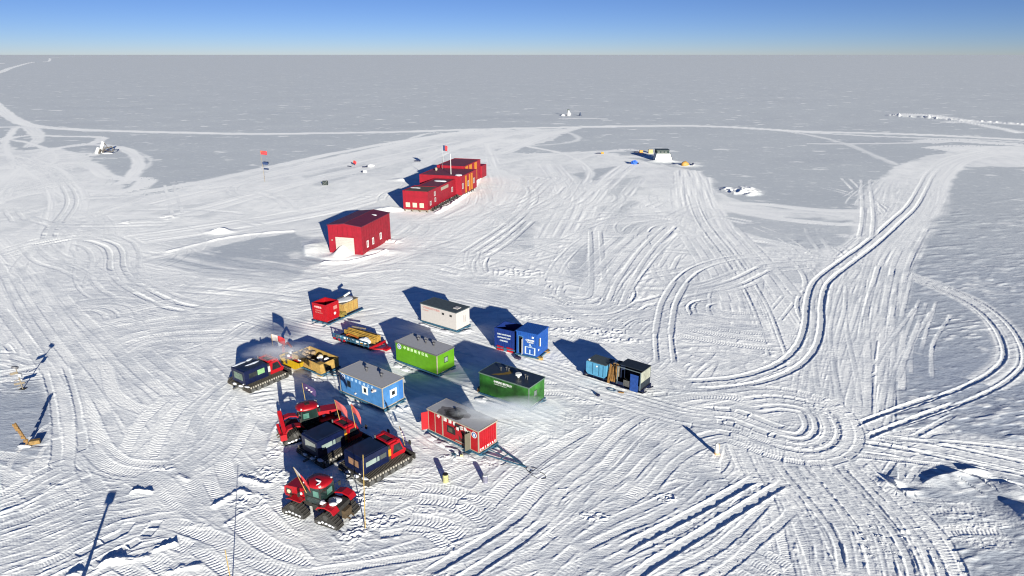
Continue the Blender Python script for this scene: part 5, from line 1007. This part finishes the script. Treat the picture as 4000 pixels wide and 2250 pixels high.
# ------------------------------------------------------------------ big red articulated tractors on four triangular crawlers
def tri_track(par, x, y, L_, H_, wd, seed):
    # rounded triangle, wide foot, single top sprocket
    C_ = [(-L_/2+.32, .30, .30), (L_/2-.32, .30, .30), (0.02, H_-.36, .36)]; P = []
    for k, (cx_, cz_, r) in enumerate(C_):
        a0 = [math.radians(150), math.radians(-90), math.radians(35)][k]; a1 = [math.radians(270), math.radians(30), math.radians(145)][k]
        for i in range(7): t = a0+(a1-a0)*i/6; P.append((x+cx_+r*math.cos(t), cz_+r*math.sin(t)))
    o = MB().prism(P, y-wd/2, y+wd/2).build('track_unit', BLACK, par)
    l_ = MB(); lugs(P, y-wd/2-.02, y+wd/2+.02, .27, .07, l_, .10); l_.build('track_lugs', mat('dark_lugs', (.035, .032, .028), .8, .4, 5), o)
    s = 1 if y > 0 else -1
    for cx_, cz_, r in ((-L_/2+.36, .34, .22), (L_/2-.36, .34, .22), (-.3, .26, .15), (.3, .26, .15), (.02, H_-.4, .28)): MB().cyl((x+cx_, y+s*wd/2, cz_), (x+cx_, y+s*(wd/2+.06), cz_), r, n=14).build('wheel', mat('dark_wheel', (.05, .048, .045), .6, .4, 5), o)
    snow_on(o, [(x-.8+.4*i, y+s*(wd/2+.04), .3+.05*i % .2, .18, .06, .10) for i in range(5)], seed)
    return o
def tractor(label, loc, rz, v):
    t = thing('crawler_tractor', label, 'tractor', loc, rz, 'red four-track tractors')
    for i, (x, y) in enumerate(((1.95, -1.25), (1.95, 1.25), (-1.95, -1.25), (-1.95, 1.25))): tri_track(t, x, y, 2.75, 1.42, .80, i*7+v)
    MB().box(-2.9, 3.2, -.5, .5, .7, 1.35).box(-.4, .4, -.7, .7, .6, 1.2).build('chassis', BLACK, t)
    hd = MB().prism([(.95, 1.35), (3.55, 1.30), (3.68, 1.55), (3.62, 2.25), (3.3, 2.42), (.95, 2.62)], -.72, .72).build('hood', RED, t)
    MB().box(2.75, 3.4, -.74, -.72, 1.6, 2.15).box(2.75, 3.4, .72, .74, 1.6, 2.15).box(3.66, 3.70, -.55, .55, 1.5, 2.2).build('grille', mat('dark_grille', (.03, .03, .025)), hd)
    MB().cyl((3.05, -.745, 1.88), (3.05, -.80, 1.88), .2, n=14).build('headlight', mat('warm_lens', (.50, .45, .28), .3), hd); MB().cyl((3.05, .745, 1.88), (3.05, .80, 1.88), .2, n=14).build('headlight', mat('warm_lens', (.50, .45, .28), .3), hd)
    MB().cyl((1.6, -.725, 2.0), (1.6, -.74, 2.0), .17, n=14).cyl((1.6, .725, 2.0), (1.6, .74, 2.0), .17, n=14).build('badge_disc', LETTER, hd)
    # cab
    MB().prism([(-1.0, 1.55), (.9, 1.55), (1.0, 2.2), (.8, 3.25), (-.95, 3.25), (-1.05, 2.3)], -.95, .95).build('cab', mat('cab_dark_glass', (.010, .022, .020), .12, .4, 1, spec=.8), t)
    cabf = MB()
    for x, y in ((-1.0, -.95), (.88, -.95), (-1.0, .95), (.88, .95)): cabf.bar((x, y, 1.5), (x*.93, y, 3.25), .09)
    cabf.bar((-1.05, -.95, 2.15), (.95, -.95, 2.15), .06).bar((-1.05, .95, 2.15), (.95, .95, 2.15), .06).build('cab_pillar', BLACK, t)
    MB().box(-.75, -.1, -.965, -.95, 2.3, 2.9).build('side_window', GLASSG, t); MB().box(-.75, -.1, .95, .965, 2.3, 2.9).build('side_window', GLASSG, t); MB().box(-1.08, -1.03, -.6, .1, 2.2, 2.75).build('rear_window', GLASSG, t)
    r_ = MB(); n_ = 20; ring = [(1.28*abs(math.cos(a))**.75*(1 if math.cos(a) > 0 else -1), 1.12*abs(math.sin(a))**.75*(1 if math.sin(a) > 0 else -1)) for a in [2*math.pi*i/n_ for i in range(n_)]]
    vs = [(x*.96-.05, y*.96, 3.24) for x, y in ring] + [(x-.05, y, 3.34) for x, y in ring] + [(x*.8-.05, y*.8, 3.52) for x, y in ring] + [(x*.3-.05, y*.3, 3.60) for x, y in ring]
    r_.add(vs, [(k*n_+i, k*n_+(i+1) % n_, (k+1)*n_+(i+1) % n_, (k+1)*n_+i) for k in range(3) for i in range(n_)] + [tuple(range(n_-1, -1, -1)), tuple(range(3*n_, 4*n_))])
    rf = r_.build('cab_roof', RED, t, True)
    if v == 0: MB().box(-.3, .25, -.3, .2, 3.56, 3.63).build('roof_hatch', BLACK, rf)
    MB().box(-.95, -.8, -.9, -.7, 3.36, 3.5).box(-.95, -.8, .7, .9, 3.36, 3.5).box(.95, 1.1, -.8, -.6, 3.3, 3.44).box(.95, 1.1, .6, .8, 3.3, 3.44).build('work_lamp', LETTER, rf)
    # mudguards over the four crawlers: curved red shells
    for s in (-1, 1):
        for x, q in ((-1.95, 1), (1.95, 0)):
            P = [(x-1.05, 1.55), (x-.75, 1.95), (x, 2.12), (x+.8, 1.95), (x+1.05, 1.65), (x+1.0, 1.55), (x+.75, 1.82), (x, 1.98), (x-.7, 1.82), (x-.95, 1.5)] if q else [(x-.9, 1.72), (x+.4, 1.8), (x+.8, 1.68), (x+.8, 1.62), (x+.4, 1.72), (x-.9, 1.64)]
            (MB().prism(P[::-1], s*1.28-.42, s*1.28+.42) if q else MB().prism(P[::-1], s*1.2-.35, s*1.2+.35)).build('mudguard', RED, t)
    MB().box(-2.9, -1.2, -.75, .75, 1.35, 1.75).build('fuel_tank', BLACK, t); MB().cyl((1.2, .55, 2.5), (1.2, .55, 3.5), .08).build('exhaust_pipe', STEEL, t); MB().cyl((1.2, -.55, 2.5), (1.2, -.55, 3.0), .13).build('air_intake', BLACK, t)
    MB().box(-3.3, -2.9, -.5, .5, .5, 1.3).bar((-3.2, -.35, .7), (-3.7, -.25, .5), .12).bar((-3.2, .35, .7), (-3.7, .25, .5), .12).build('hitch', mat('rusty_hitch', (.06, .04, .02), .8, .4, 4), t)
    MB().bar((-1.0, -1.05, 2.6), (-1.2, -1.5, 2.7), .04).box(-1.3, -1.15, -1.6, -1.4, 2.3, 2.75).bar((.9, 1.0, 2.6), (1.1, 1.5, 2.7), .04).box(1.05, 1.2, 1.4, 1.6, 2.3, 2.75).build('mirror', BLACK, t)
    t.scale = (.86, .88, .90)
    if v == 1: snow_on(t, [(-1.9, .1, 1.85, .7, .5, .16), (-2.3, .9, 2.1, .4, .3, .12), (-1.3, 1.1, 2.12, .35, .3, .12), (-.3, .3, 3.62, .35, .12, .05), (-.6, .6, 3.6, .12, .3, .05)], 5)
    else:
        MB().bar((-2.9, .5, 1.5), (-3.0, .9, 2.9), .4).bar((-3.0, 1.0, 2.9), (-3.05, -1.5, 1.3), .42).bar((-3.5, .1, 1.9), (-3.45, -1.4, 1.1), .26).box(-3.6, -2.9, -1.7, -1.2, .7, 1.4).build('folded_crane', RED, t)
    return t
gx, gy = G(1205, 1955); tractor('red four-track tractor nearest the camera, front of the parked machines', (gx+1.5, gy-1.5), az(-66), 1)
gx, gy = G(1216, 1668); tractor('red four-track tractor at the back of the group, with folded red crane', (gx+.15, gy-1.0), az(60), 0)

# ------------------------------------------------------------------ people: nobody stands in the open except one worker at the dark green cabin
def person(label, loc, rz, jacket, trousers):
    t = thing('person', label, 'person', loc, rz)
    J = {'pel': (0, 0, .95, .15), 'wa': (0, 0, 1.12, .15), 'ch': (.02, 0, 1.36, .19), 'nk': (.03, 0, 1.55, .075), 'hd0': (.05, 0, 1.64, .09), 'hd': (.06, 0, 1.74, .095),
         'ls': (0, .19, 1.46, .085), 'le': (.10, .27, 1.20, .065), 'lw': (.30, .20, 1.12, .05), 'rs': (0, -.19, 1.46, .085), 're': (.10, -.27, 1.20, .065), 'rw': (.30, -.20, 1.12, .05),
         'lh': (0, .10, .88, .11), 'lk': (.04, .12, .50, .085), 'la': (-.02, .12, .10, .065), 'lf': (.15, .13, .05, .05), 'rh': (0, -.10, .88, .11), 'rk': (.04, -.12, .50, .085), 'ra': (-.02, -.12, .10, .065), 'rf': (.15, -.13, .05, .05)}
    E_ = [('pel','wa'),('wa','ch'),('ch','nk'),('nk','hd0'),('hd0','hd'),('ch','ls'),('ls','le'),('le','lw'),('ch','rs'),('rs','re'),('re','rw'),('pel','lh'),('lh','lk'),('lk','la'),('la','lf'),('pel','rh'),('rh','rk'),('rk','ra'),('ra','rf')]
    K = list(J); me_ = bpy.data.meshes.new('body'); me_.from_pydata([J[k][:3] for k in K], [(K.index(a), K.index(b_)) for a, b_ in E_], [])
    o = bpy.data.objects.new('body', me_); COL.objects.link(o); md = o.modifiers.new('skin', 'SKIN'); o.modifiers.new('sub', 'SUBSURF').levels = 1; o.modifiers['sub'].render_levels = 1
    for i, k in enumerate(K): me_.skin_vertices[0].data[i].radius = (J[k][3], J[k][3]); 
    me_.skin_vertices[0].data[0].use_root = True
    ev = bpy.data.meshes.new_from_object(o.evaluated_get(bpy.context.evaluated_depsgraph_get())); bpy.data.objects.remove(o)
    ev.materials.clear(); ev.materials.append(jacket); ev.materials.append(trousers); ev.materials.append(SKIN)
    for p in ev.polygons: z = p.center.z; p.material_index = 1 if z < .92 else 2 if (z > 1.62 and p.center.x > .09) else 0
    b_ = bpy.data.objects.new('body', ev); COL.objects.link(b_); b_.parent = t
    h_ = MB().blob((.03, 0, 1.78), (.115, .11, .10), 2, 12, 8, .02).build('hood', jacket, t, True)
    for s in (-1, 1):
        m_ = MB().blob((.36, s*.19, 1.11), (.05, .035, .03), 1, 8, 6, .05)
        for k in range(4): m_.cyl((.39, s*(.165+.016*k), 1.11), (.43+.012*(k in (1, 2)), s*(.165+.016*k), 1.09), .009, .007, 6).cyl((.43+.012*(k in (1, 2)), s*(.165+.016*k), 1.09), (.44+.01*(k in (1, 2)), s*(.165+.016*k), 1.065), .007, .006, 6)
        m_.cyl((.35, s*.165, 1.12), (.38, s*.14, 1.11), .011, .008, 6); m_.build('glove', BLACK, t)
    return t
px_, py_ = G(2112, 1571); person('person in an orange-red jacket standing at the end wall of the dark green cabin', (px_, py_), az(-60), mat('orange_red_jacket', (.40, .06, .02), .8, .15), mat('rust_trousers', (.13, .05, .03), .8, .2))

# ------------------------------------------------------------------ flags on bamboo canes
def flag(label, A, z0, tip, kind, cloth, size=(1.3, .8), cloth2=None, rz=0.0, droop=.5, name='flag'):
    """cane from ground sight-line A (at height z0) leaning to tip offset (dx,dy,dz)"""
    x, y = G(A[0], A[1], z0); t = thing(name, label, 'flag', (x, y), 0, z=z0)
    MB().cyl((0, 0, 0), tip, .032, .022, 7).build('pole', BAMBOO, t)
    T = Vector(tip); n_ = T.normalized(); d = Vector((math.cos(rz), math.sin(rz), 0)); W_, H_ = size
    def fn(u, v, u0=0, u1=1):
        uu = u0+(u1-u0)*u; q = T - n_*(H_*(1-v)) + d*(uu*W_) + Vector((0, 0, -droop*uu*uu*W_)); q.y += .10*math.sin(uu*7+v*2)*uu; q.x += .05*math.sin(v*5+uu*4)*uu; return q
    if cloth2:
        MB().sheet(lambda u, v: fn(u, v, 0, .5), 6, 4).build('cloth', cloth, t, True); MB().sheet(lambda u, v: fn(u, v, .5, 1), 6, 4).build('cloth', cloth2, t, True)
    else: MB().sheet(fn, 10, 5).build('cloth', cloth, t, True)
    if kind == 'star':
        s_ = MB()
        for (u, v, r) in ((.17, .74, .12), (.33, .90, .04), (.40, .80, .04), (.40, .66, .04), (.33, .55, .04)):
            c_ = fn(u, v); pts = []
            for k in range(10): a = math.pi/2+k*math.pi/5; rr_ = r if k % 2 == 0 else r*.4; pts.append(c_ + d*(math.cos(a)*rr_) + Vector((0, -.02, math.sin(a)*rr_)))
            s_.add(pts, [tuple(range(9, -1, -1))])
        s_.build('stars', YEL, t)
    if kind == 'mark':
        s_ = MB()
        for (u, v, r) in ((.35, .55, .14), (.55, .45, .12), (.72, .4, .1)): c_ = fn(u, v)+Vector((0, -.03, 0)); s_.blob(c_, (r, .01, r*.6), int(u*100))
        s_.build('white_mark', FLAGW, t)
    return t
flag('dark purple flag with white marks on a cane behind the rear tractor', (1192, 1562), 3.2, (-.12, 0, 1.9), 'mark', FLAGV, (1.5, .8), rz=-.4, droop=.35)
flag('faded pink flag on the left of two canes above the middle carrier', (1327, 1640), 3.0, (-.35, .1, 2.1), '', FLAGP, (1.5, 1.0), rz=-.6, droop=.4)
flag('redder star flag on the right of two canes above the middle carrier', (1389, 1672), 3.0, (-.3, .1, 2.5), 'star', mat('washed_red_cloth', (.42, .06, .06), .8, .15), (1.25, .9), rz=-.7, droop=.7)
flag('purple flag drooping at the nose of the carrier nearest the generator', (1582, 1740), 1.4, (-.45, .1, 2.0), 'mark', FLAGV, (.9, .6), rz=-.9, droop=.9)
flag('white and red flag on a cane at the hood of the nearest tractor', (1197, 1925), 2.4, (-.9, .2, 2.3), '', FLAGW, (1.9, .75), FLAGR, rz=-.75, droop=.42)
flag('white and red flag blown flat above the left carrier', (1066, 1352), 2.4, (-.05, .0, 1.6), '', FLAGW, (1.8, .9), FLAGR, rz=-.3, droop=.25)
rf_ = flag('red national flag above a small navy flag on a tall far pole', (1035, 712), 0, (-.3, 0, 9.3), 'star', FLAGR, (1.8, 1.1), rz=0.1, droop=.15)
MB().sheet(lambda u, v: (-.15+1.6*u, .02, 5.3+.7*v-.2*u), 6, 3).build('lower_cloth', FLAGN, rf_)
fh = flag('small red and navy flag on the tall white pole rising behind the station', (1734, 690), .5, (-.1, 0, 9.5), '', FLAGN, (1.4, 1.6), FLAGR, rz=0.1, droop=.2); [c_ for c_ in fh.children if c_.name.startswith('pole')][0].data.materials[0] = LETTER
flag('small leaning red flag in the snow between the far pole and the station', (1377, 648), 0, (.5, 0, 1.9), '', FLAGR, (1.1, 1.0), rz=-.4, droop=.5)
def cane(label, A, tip, r=.03):
    x, y = G(*A); t = thing('bamboo_cane', label, 'pole', (x, y)); MB().cyl((0, 0, 0), tip, r, r*.7, 7).build('stem', BAMBOO, t); MB().cyl((0, 0, 0), (0, 0, .12), r*2.2, r*1.6, 8).build('snow_foot', SNOWM, t); return t
cane('tall bamboo cane standing in the snow beside the nearest carrier', (1427, 2068), (.30, 0, 6.9), .045)
cane('bamboo cane at the very bottom edge, its foot out of view', (907, 2300), (-.05, 0, 3.4), .04)
# slim mast below the frame: only its long shadow reaches the picture
T0 = G(437, 1925); sd2 = (math.sin(R(SUN_AZ)), math.cos(R(SUN_AZ)))
mp = thing('survey_mast', 'slim equipment mast just below the picture whose long shadow crosses the belt marks', 'mast', (T0[0]+sd2[0]*16.5, T0[1]+sd2[1]*16.5)); MB().cyl((0, 0, 0), (0, 0, 3.45), .17, .10, 10).build('pole', STEEL, mp); MB().box(-.3, .3, -.2, .2, 3.1, 3.45).build('instrument_box', STEEL, mp)

# ------------------------------------------------------------------ left: weather mast and the plank-and-crate marker
wm = thing('weather_mast', 'grey instrument mast with a round disc on top and boards on its arms', 'mast', G(90, 1521))
MB().cyl((0, 0, 0), (-.22, 0, 2.75), .06, .045, 8).build('pole', OLDW, wm); MB().cyl((-.28, -.05, 2.66), (-.24, .03, 2.86), .34, .34, 18).build('disc', mat('disc_grey', (.10, .10, .11)), wm)
for z, x0, x1, h_ in ((2.0, -1.0, -.15, .28), (1.15, -.75, -.1, .07), (.75, -.85, .35, .22), (.38, -.6, 0, .06)): MB().bar((x0, -.02, z-.12), (x1, .05, z+.1), .06, h_).build('arm_board', OLDW, wm)
MB().box(-.1, .25, -.12, .12, 1.6, 2.0).build('instrument_box', mat('pale_box', (.30, .31, .33)), wm); MB().cyl((-1.0, 0, 1.0), (-1.0, 0, 1.12), .06).build('sensor', LETTER, wm)
MB().box(-.35, .35, -.25, .25, -.05, .1).build('foot', BLACK, wm)
om = thing('plank_marker', 'upright ochre plank structure with a wooden crate at its foot, left edge', 'marker', G(113, 1741))
q_ = MB(); q_.bar((.1, 0, 0), (-.85, .1, 2.45), .13, .10); rr = random.Random(2)
for z in (.5, .9, 1.25, 1.5, 1.75, 2.0, 2.25): x = .1-.39*z; q_.box(x-.20-.1*rr.random(), x+.12, -.06, .02, z-.12, z+.14)
q_.bar((-.25, 0, .1), (.0, .05, .7), .12).build('planks', mat('ochre_planks', (.17, .095, .03), .8, .35, 4), om)
MB().box(.1, .95, -.1, .35, .05, .45, Matrix.Rotation(R(22), 4, 'Z')).build('crate', mat('ochre_crate', (.19, .115, .035), .8, .3, 3), om); MB().blob((-.3, -.15, .05), (.7, .3, .12), 4).build('snow_foot', SNOWM, om, True)

# ------------------------------------------------------------------ fuel drums, wrapped marker and the scattered far things
d1 = thing('fuel_drum', 'pale yellow drum with a dark top, left of the two standing near the generator', 'drum', G(1741, 1884), 0, 'drums standing in the snow below the generator')
MB().cyl((0, 0, 0), (0, 0, .84), .27, .25, 16).build('body', mat('pale_yellow_drum', (.34, .33, .14), .7, .25, 3), d1); MB().cyl((0, 0, .84), (0, 0, .90), .26, .22, 16).build('lid', DARK, d1); MB().cyl((0, 0, .28), (0, 0, .31), .285, n=16).cyl((0, 0, .56), (0, 0, .59), .275, n=16).build('hoop', TRIM, d1)
d2 = thing('fuel_drum', 'grey blue drum right of the pale yellow one below the generator', 'drum', G(1895, 1886), 0, 'drums standing in the snow below the generator')
MB().cyl((0, 0, 0), (0, 0, .74), .24, n=16).build('body', mat('grey_violet_drum', (.14, .14, .19), .7, .4, 4), d2); MB().cyl((0, 0, .74), (0, 0, .79), .22, .18, 16).build('lid', LETTER, d2)
st_ = thing('wooden_step', 'small folding step stool in the trampled snow below the generator doorway', 'step', G(1762, 1782), az(140)); MB().box(0, .5, 0, .3, .3, .36).bar((0, .15, 0), (.05, .15, .3), .06).bar((.5, .15, 0), (.45, .15, .3), .06).build('frame', TEAL, st_)
yb2 = thing('yellow_canister', 'small yellow canister in trampled snow just below the generator door', 'canister', G(1803, 1788)); MB().box(-.12, .12, -.12, .12, 0, .35).build('body', mat('pale_yellow_plastic', (.5, .45, .2)), yb2); MB().cyl((0, 0, .35), (0, 0, .42), .05).build('cap', DARK, yb2)
wb_ = thing('wrapped_marker', 'white wrapped tapering marker on an orange foot, beside the swirling tracks', 'marker', G(2799, 1777))
MB().cyl((0, 0, .25), (-.08, 0, 1.25), .24, .13, 12).build('white_wrap', LETTER, wb_, True); MB().cyl((0, 0, 0), (0, 0, .3), .25, .26, 12).build('orange_foot', mat('pale_orange_foot', (.55, .33, .18)), wb_); MB().box(.06, .2, -.1, .1, .6, 1.2).build('flap', TRIM, wb_)
SC = dict(black_crate=.8, dark_sled_box=.6, dark_ski=.65, white_lump_crate=.75, dark_pallet=.7, dark_cone=.45, blue_tarpaulin=.48, orange_tent=.58, orange_barrel=.42, yellow_crate=.5, orange_crate=.5)
def small(name, label, cat, A, f, group=None, rz=0):
    t = thing(name, label, cat, G(*A), rz, group); f(t); t.scale = (SC[name],)*3; return t
small('black_crate', 'black steel cage crate on the runway left of the station', 'crate', (1271, 724), lambda t: (MB().box(-.9, .9, -.6, .6, .1, 1.6).build('body', mat('black_cage', (.02, .03, .03), .8, .5, 6), t), MB().bar((-.9, -.62, 1.6), (.9, -.62, .1), .1).bar((-.9, -.62, .1), (.9, -.62, 1.6), .1).box(.7, .9, -.7, -.6, 1.4, 2.1).build('frame', STEEL, t)))
small('dark_sled_box', 'low dark box lying on the runway above the station', 'box', (1632, 631), lambda t: (MB().box(-1.9, 1.6, -.5, .5, .1, .7).build('body', NAVY, t), MB().bar((-2.4, 0, .3), (-1.9, 0, .3), .12).build('tow_bar', NAVY, t)))
small('dark_ski', 'small dark board lying left of the leaning red flag', 'board', (1367, 651), lambda t: MB().bar((-1.3, .5, .3), (.8, -.6, .15), .5, .3).build('board', NAVY, t))
small('white_lump_crate', 'dark crate with white cover on the runway, nearest the station', 'crate', (1425, 674), lambda t: (MB().box(-1.4, -.9, -.3, .3, 0, .8).build('body', NAVY, t), MB().blob((0, 0, .4), (1.0, .6, .55), 3).build('snow_cover', SNOWM, t, True)))
small('dark_pallet', 'dark pallets stacked low on the runway right of the leaning red flag', 'pallet', (1425, 654), lambda t: (MB().box(-1.2, .4, -.4, .4, 0, .5).build('body', NAVY, t), MB().box(.6, 1.3, -.3, .5, .1, .8).build('top_pallet', NAVY, t), MB().blob((2.6, 1.8, .5), (1.9, .9, .6), 3).build('snow_cover', SNOWM, t, True)))
# wrecked white pipes and cables on the far left
wp = thing('pipe_pile', 'tangled pile of white pipes and dark cables on the far left plain', 'debris', G(415, 600)); rr = random.Random(5)
q_ = MB(); q_.cyl((-3.4, .5, 0), (-1.2, 1.5, 5.6), 1.0, .8, 10).cyl((-4.4, -1.2, .2), (-3.0, -.5, 3.0), .8, .8, 10); q_.build('white_pipe', mat('frosted_pipe', (.42, .43, .44), .8, .15), wp)
q_ = MB().bar((-1.2, 1.2, 5.6), (-2.0, .6, 0), .5).bar((-1.2, 1.2, 5.6), (2.4, 0, 1.2), .2).tube([(-2, 0, 1.2), (0, .5, 2.6), (3, .8, 3.2), (4.2, 0, 1.6), (3.2, -.6, .8), (0, 0, 1.4), (-2, 0, 1)], .25).bar((-3, -1, 0), (-1.8, -1.2, 2.2), .5); q_.build('cable', mat('dark_taupe', (.08, .07, .06)), wp)
MB().blob((1, -1.2, .1), (3.2, 1.0, .5), 3).build('snow_foot', mat('packed_snow_grey', (.40, .41, .43), .8, .2), wp, True)
wp.scale = (.75, .75, .8)
# instrument tower far out on the plain
it = thing('snow_covered_tower', 'small snow-crusted white tower with a dark cap, farthest out', 'tower', G(2221, 452))
MB().cyl((0, 0, 0), (-.3, 0, 7.5), 3.0, 1.2, 9).blob((0, 0, 2), (3.4, 2, 3), 3, 10, 8, .3).build('crusted_body', mat('packed_snow_grey', (.40, .41, .43), .8, .2), it); MB().bar((-2.4, 0, 2.2), (-1.4, 0, 8.6), .7).box(-2.2, 1.0, -.6, .6, 8.2, 9.4).build('dark_cap', mat('dark_green_steel', (.03, .045, .04)), it)
MB().bar((-10, 0, 1.8), (-3, 0, .6), .8, 1.2).build('dark_boom', NAVY, it); MB().blob((-8, -1, .6), (3, 1.2, 1.3), 4).build('snow_heap', SNOWM, it, True)
it.scale = (.42, .42, .42)
small('dark_cone', 'dark blue cone standing right of the snow-crusted tower', 'marker', (2266, 452), lambda t: (MB().cyl((0, 0, 0), (0, 0, 4.6), 1.7, .5, 10).build('cone', mat('navy_cone', (.015, .03, .07)), t), MB().box(-1.9, 1.9, -1.2, 1.2, 0, .4).build('foot', NAVY, t)))
# far camp
fc = thing('far_tent_cabin', 'dark green box cabin standing on a white snow-banked base in the far camp', 'cabin', G(2558, 628))
MB().prism([(0, 0), (13.5, 0), (11.3, 5.0), (1.2, 5.0)], 0, 9).build('white_base', LETTER, fc); MB().box(1.2, 10.4, .6, 8, 5.0, 7.2).build('cabin', mat('dark_green_cabin_wall', (.012, .028, .026), .8, .3), fc); w2_ = MB(); [w2_.box(1.9+2.6*i, 3.6+2.6*i, .56, .6, 5.9, 6.3) for i in range(3)]; w2_.build('window', STEEL, fc); MB().box(.9, 10.8, .3, 8.3, 7.2, 7.6).build('roof', mat('dark_slate_roof', (.02, .035, .035)), fc)
MB().bar((11.2, -.1, 5.3), (13.4, -.1, 0), .3).build('rope', NAVY, fc); fc.scale = (.48, .48, .5)
small('blue_tarpaulin', 'crumpled bright blue tarpaulin in front of the far camp', 'tarpaulin', (2477, 640), lambda t: (MB().blob((0, 0, .6), (2.4, 1.5, 1.7), 3, 12, 8, .35).build('sheet', TARP, t), MB().bar((-3.6, .5, .5), (-1.5, .2, .5), .6).bar((1.5, 0, .3), (3.4, -.2, .4), .9).build('dark_bundle', NAVY, t)))
small('orange_tent', 'orange tent half sunk in snow at the right end of the far camp', 'tent', (2675, 648), lambda t: (MB().blob((0, 0, .8), (2.3, 1.6, 1.9), 6, 12, 8, .15).build('canvas', mat('orange_canvas', (.36, .19, .04)), t, True), MB().bar((3.0, 0, 0), (5.2, .5, 1.4), .9).build('dark_flap', NAVY, t)))
small('orange_barrel', 'small orange barrel lying far left of the far camp', 'barrel', (2353, 601), lambda t: (MB().cyl((-1.2, 0, .9), (1.2, 0, .9), .9).build('body', ORANGE, t), MB().bar((-6, 0, .4), (-2, 0, .4), .8).build('dark_board', NAVY, t)))
small('yellow_crate', 'yellow crate in the back row of the far camp, nearer the dark cabin', 'crate', (2541, 598), lambda t: (MB().box(-1.6, 1.6, -1, 1, 0, 2.6).build('body', mat('dull_yellow', (.50, .36, .10)), t), MB().box(-1.7, 1.7, -1.1, 1.1, 2.6, 2.9).build('lid', TRIM, t)), 'crates in the back row of the far camp')
small('orange_crate', 'orange crate in the back row of the far camp, beside the yellow crate', 'crate', (2504, 597), lambda t: (MB().box(-1.3, 1.3, -1, 1, 0, 2.0).build('body', ORANGE, t), MB().box(-4.6, -2.8, -.5, .5, 0, 1.4).build('dark_case', NAVY, t)), 'crates in the back row of the far camp')

# ------------------------------------------------------------------ exhaust smoke: soft volumes with ragged edges
def smoke(label, loc, rz, size, dens, col, seed, z):
    """closed box; density falls off to nothing well inside it"""
    o = MB().blob((0, 0, 0), (size[0]*1.0, size[1]*1.0, size[2]*1.0), seed, 20, 12, .05).build('exhaust_smoke', None, None) if False else None
    mb = MB().blob((0, 0, 0), (1, 1, 1), seed, 20, 12, 0.0); me_ = bpy.data.meshes.new('exhaust_smoke'); me_.from_pydata(mb.v, [], mb.f)
    o = bpy.data.objects.new('exhaust_smoke', me_); COL.objects.link(o); o.scale = size; o.location = (loc[0], loc[1], z); o.rotation_euler = (0, 0, rz)
    m = bpy.data.materials.new('smoke'); m.use_nodes = True; n_ = m.node_tree.nodes; l_ = m.node_tree.links
    for q in list(n_): n_.remove(q)
    out = n_.new('ShaderNodeOutputMaterial'); v = n_.new('ShaderNodeVolumePrincipled'); v.inputs['Color'].default_value = (*col, 1); v.inputs['Anisotropy'].default_value = .2
    t = n_.new('ShaderNodeTexCoord'); ln = n_.new('ShaderNodeVectorMath'); ln.operation = 'LENGTH'; l_.new(t.outputs['Object'], ln.inputs[0])
    z_ = n_.new('ShaderNodeTexNoise'); z_.inputs['Scale'].default_value = 1.7; z_.inputs['Detail'].default_value = 4; l_.new(t.outputs['Object'], z_.inputs['Vector'])
    fa = n_.new('ShaderNodeMath'); fa.operation = 'MULTIPLY_ADD'; l_.new(z_.outputs[0], fa.inputs[0]); fa.inputs[1].default_value = 1.5; l_.new(ln.outputs['Value'], fa.inputs[2])
    mr = n_.new('ShaderNodeMapRange'); mr.inputs[1].default_value = 1.62; mr.inputs[2].default_value = .75; mr.inputs[3].default_value = 0; mr.inputs[4].default_value = dens; l_.new(fa.outputs[0], mr.inputs[0])
    l_.new(mr.outputs[0], v.inputs['Density']); l_.new(v.outputs[0], out.inputs['Volume']); me_.materials.append(m)
    return tag(o, label, 'smoke', None, 'stuff')
x1, y1 = G(1930, 1606, 3.4); smoke('pale grey exhaust smoke drifting right off the red generator roof', (x1, y1), R(6), (4.4, 1.6, 1.1), 1.5, (.78, .82, .86), 3, 3.6)
x1, y1 = G(2070, 1606, 2.0); smoke('thin exhaust smoke hanging in front of the dark green cabin', (x1, y1), R(-6), (5.2, 1.6, 1.4), 1.1, (.78, .82, .86), 5, 2.2)
x1, y1 = G(1100, 1385, 3.0); smoke('thin exhaust smoke over the left carrier and the yellow skip', (x1, y1), R(8), (4.8, 1.7, 1.2), 1.0, (.80, .82, .86), 8, 3.4)
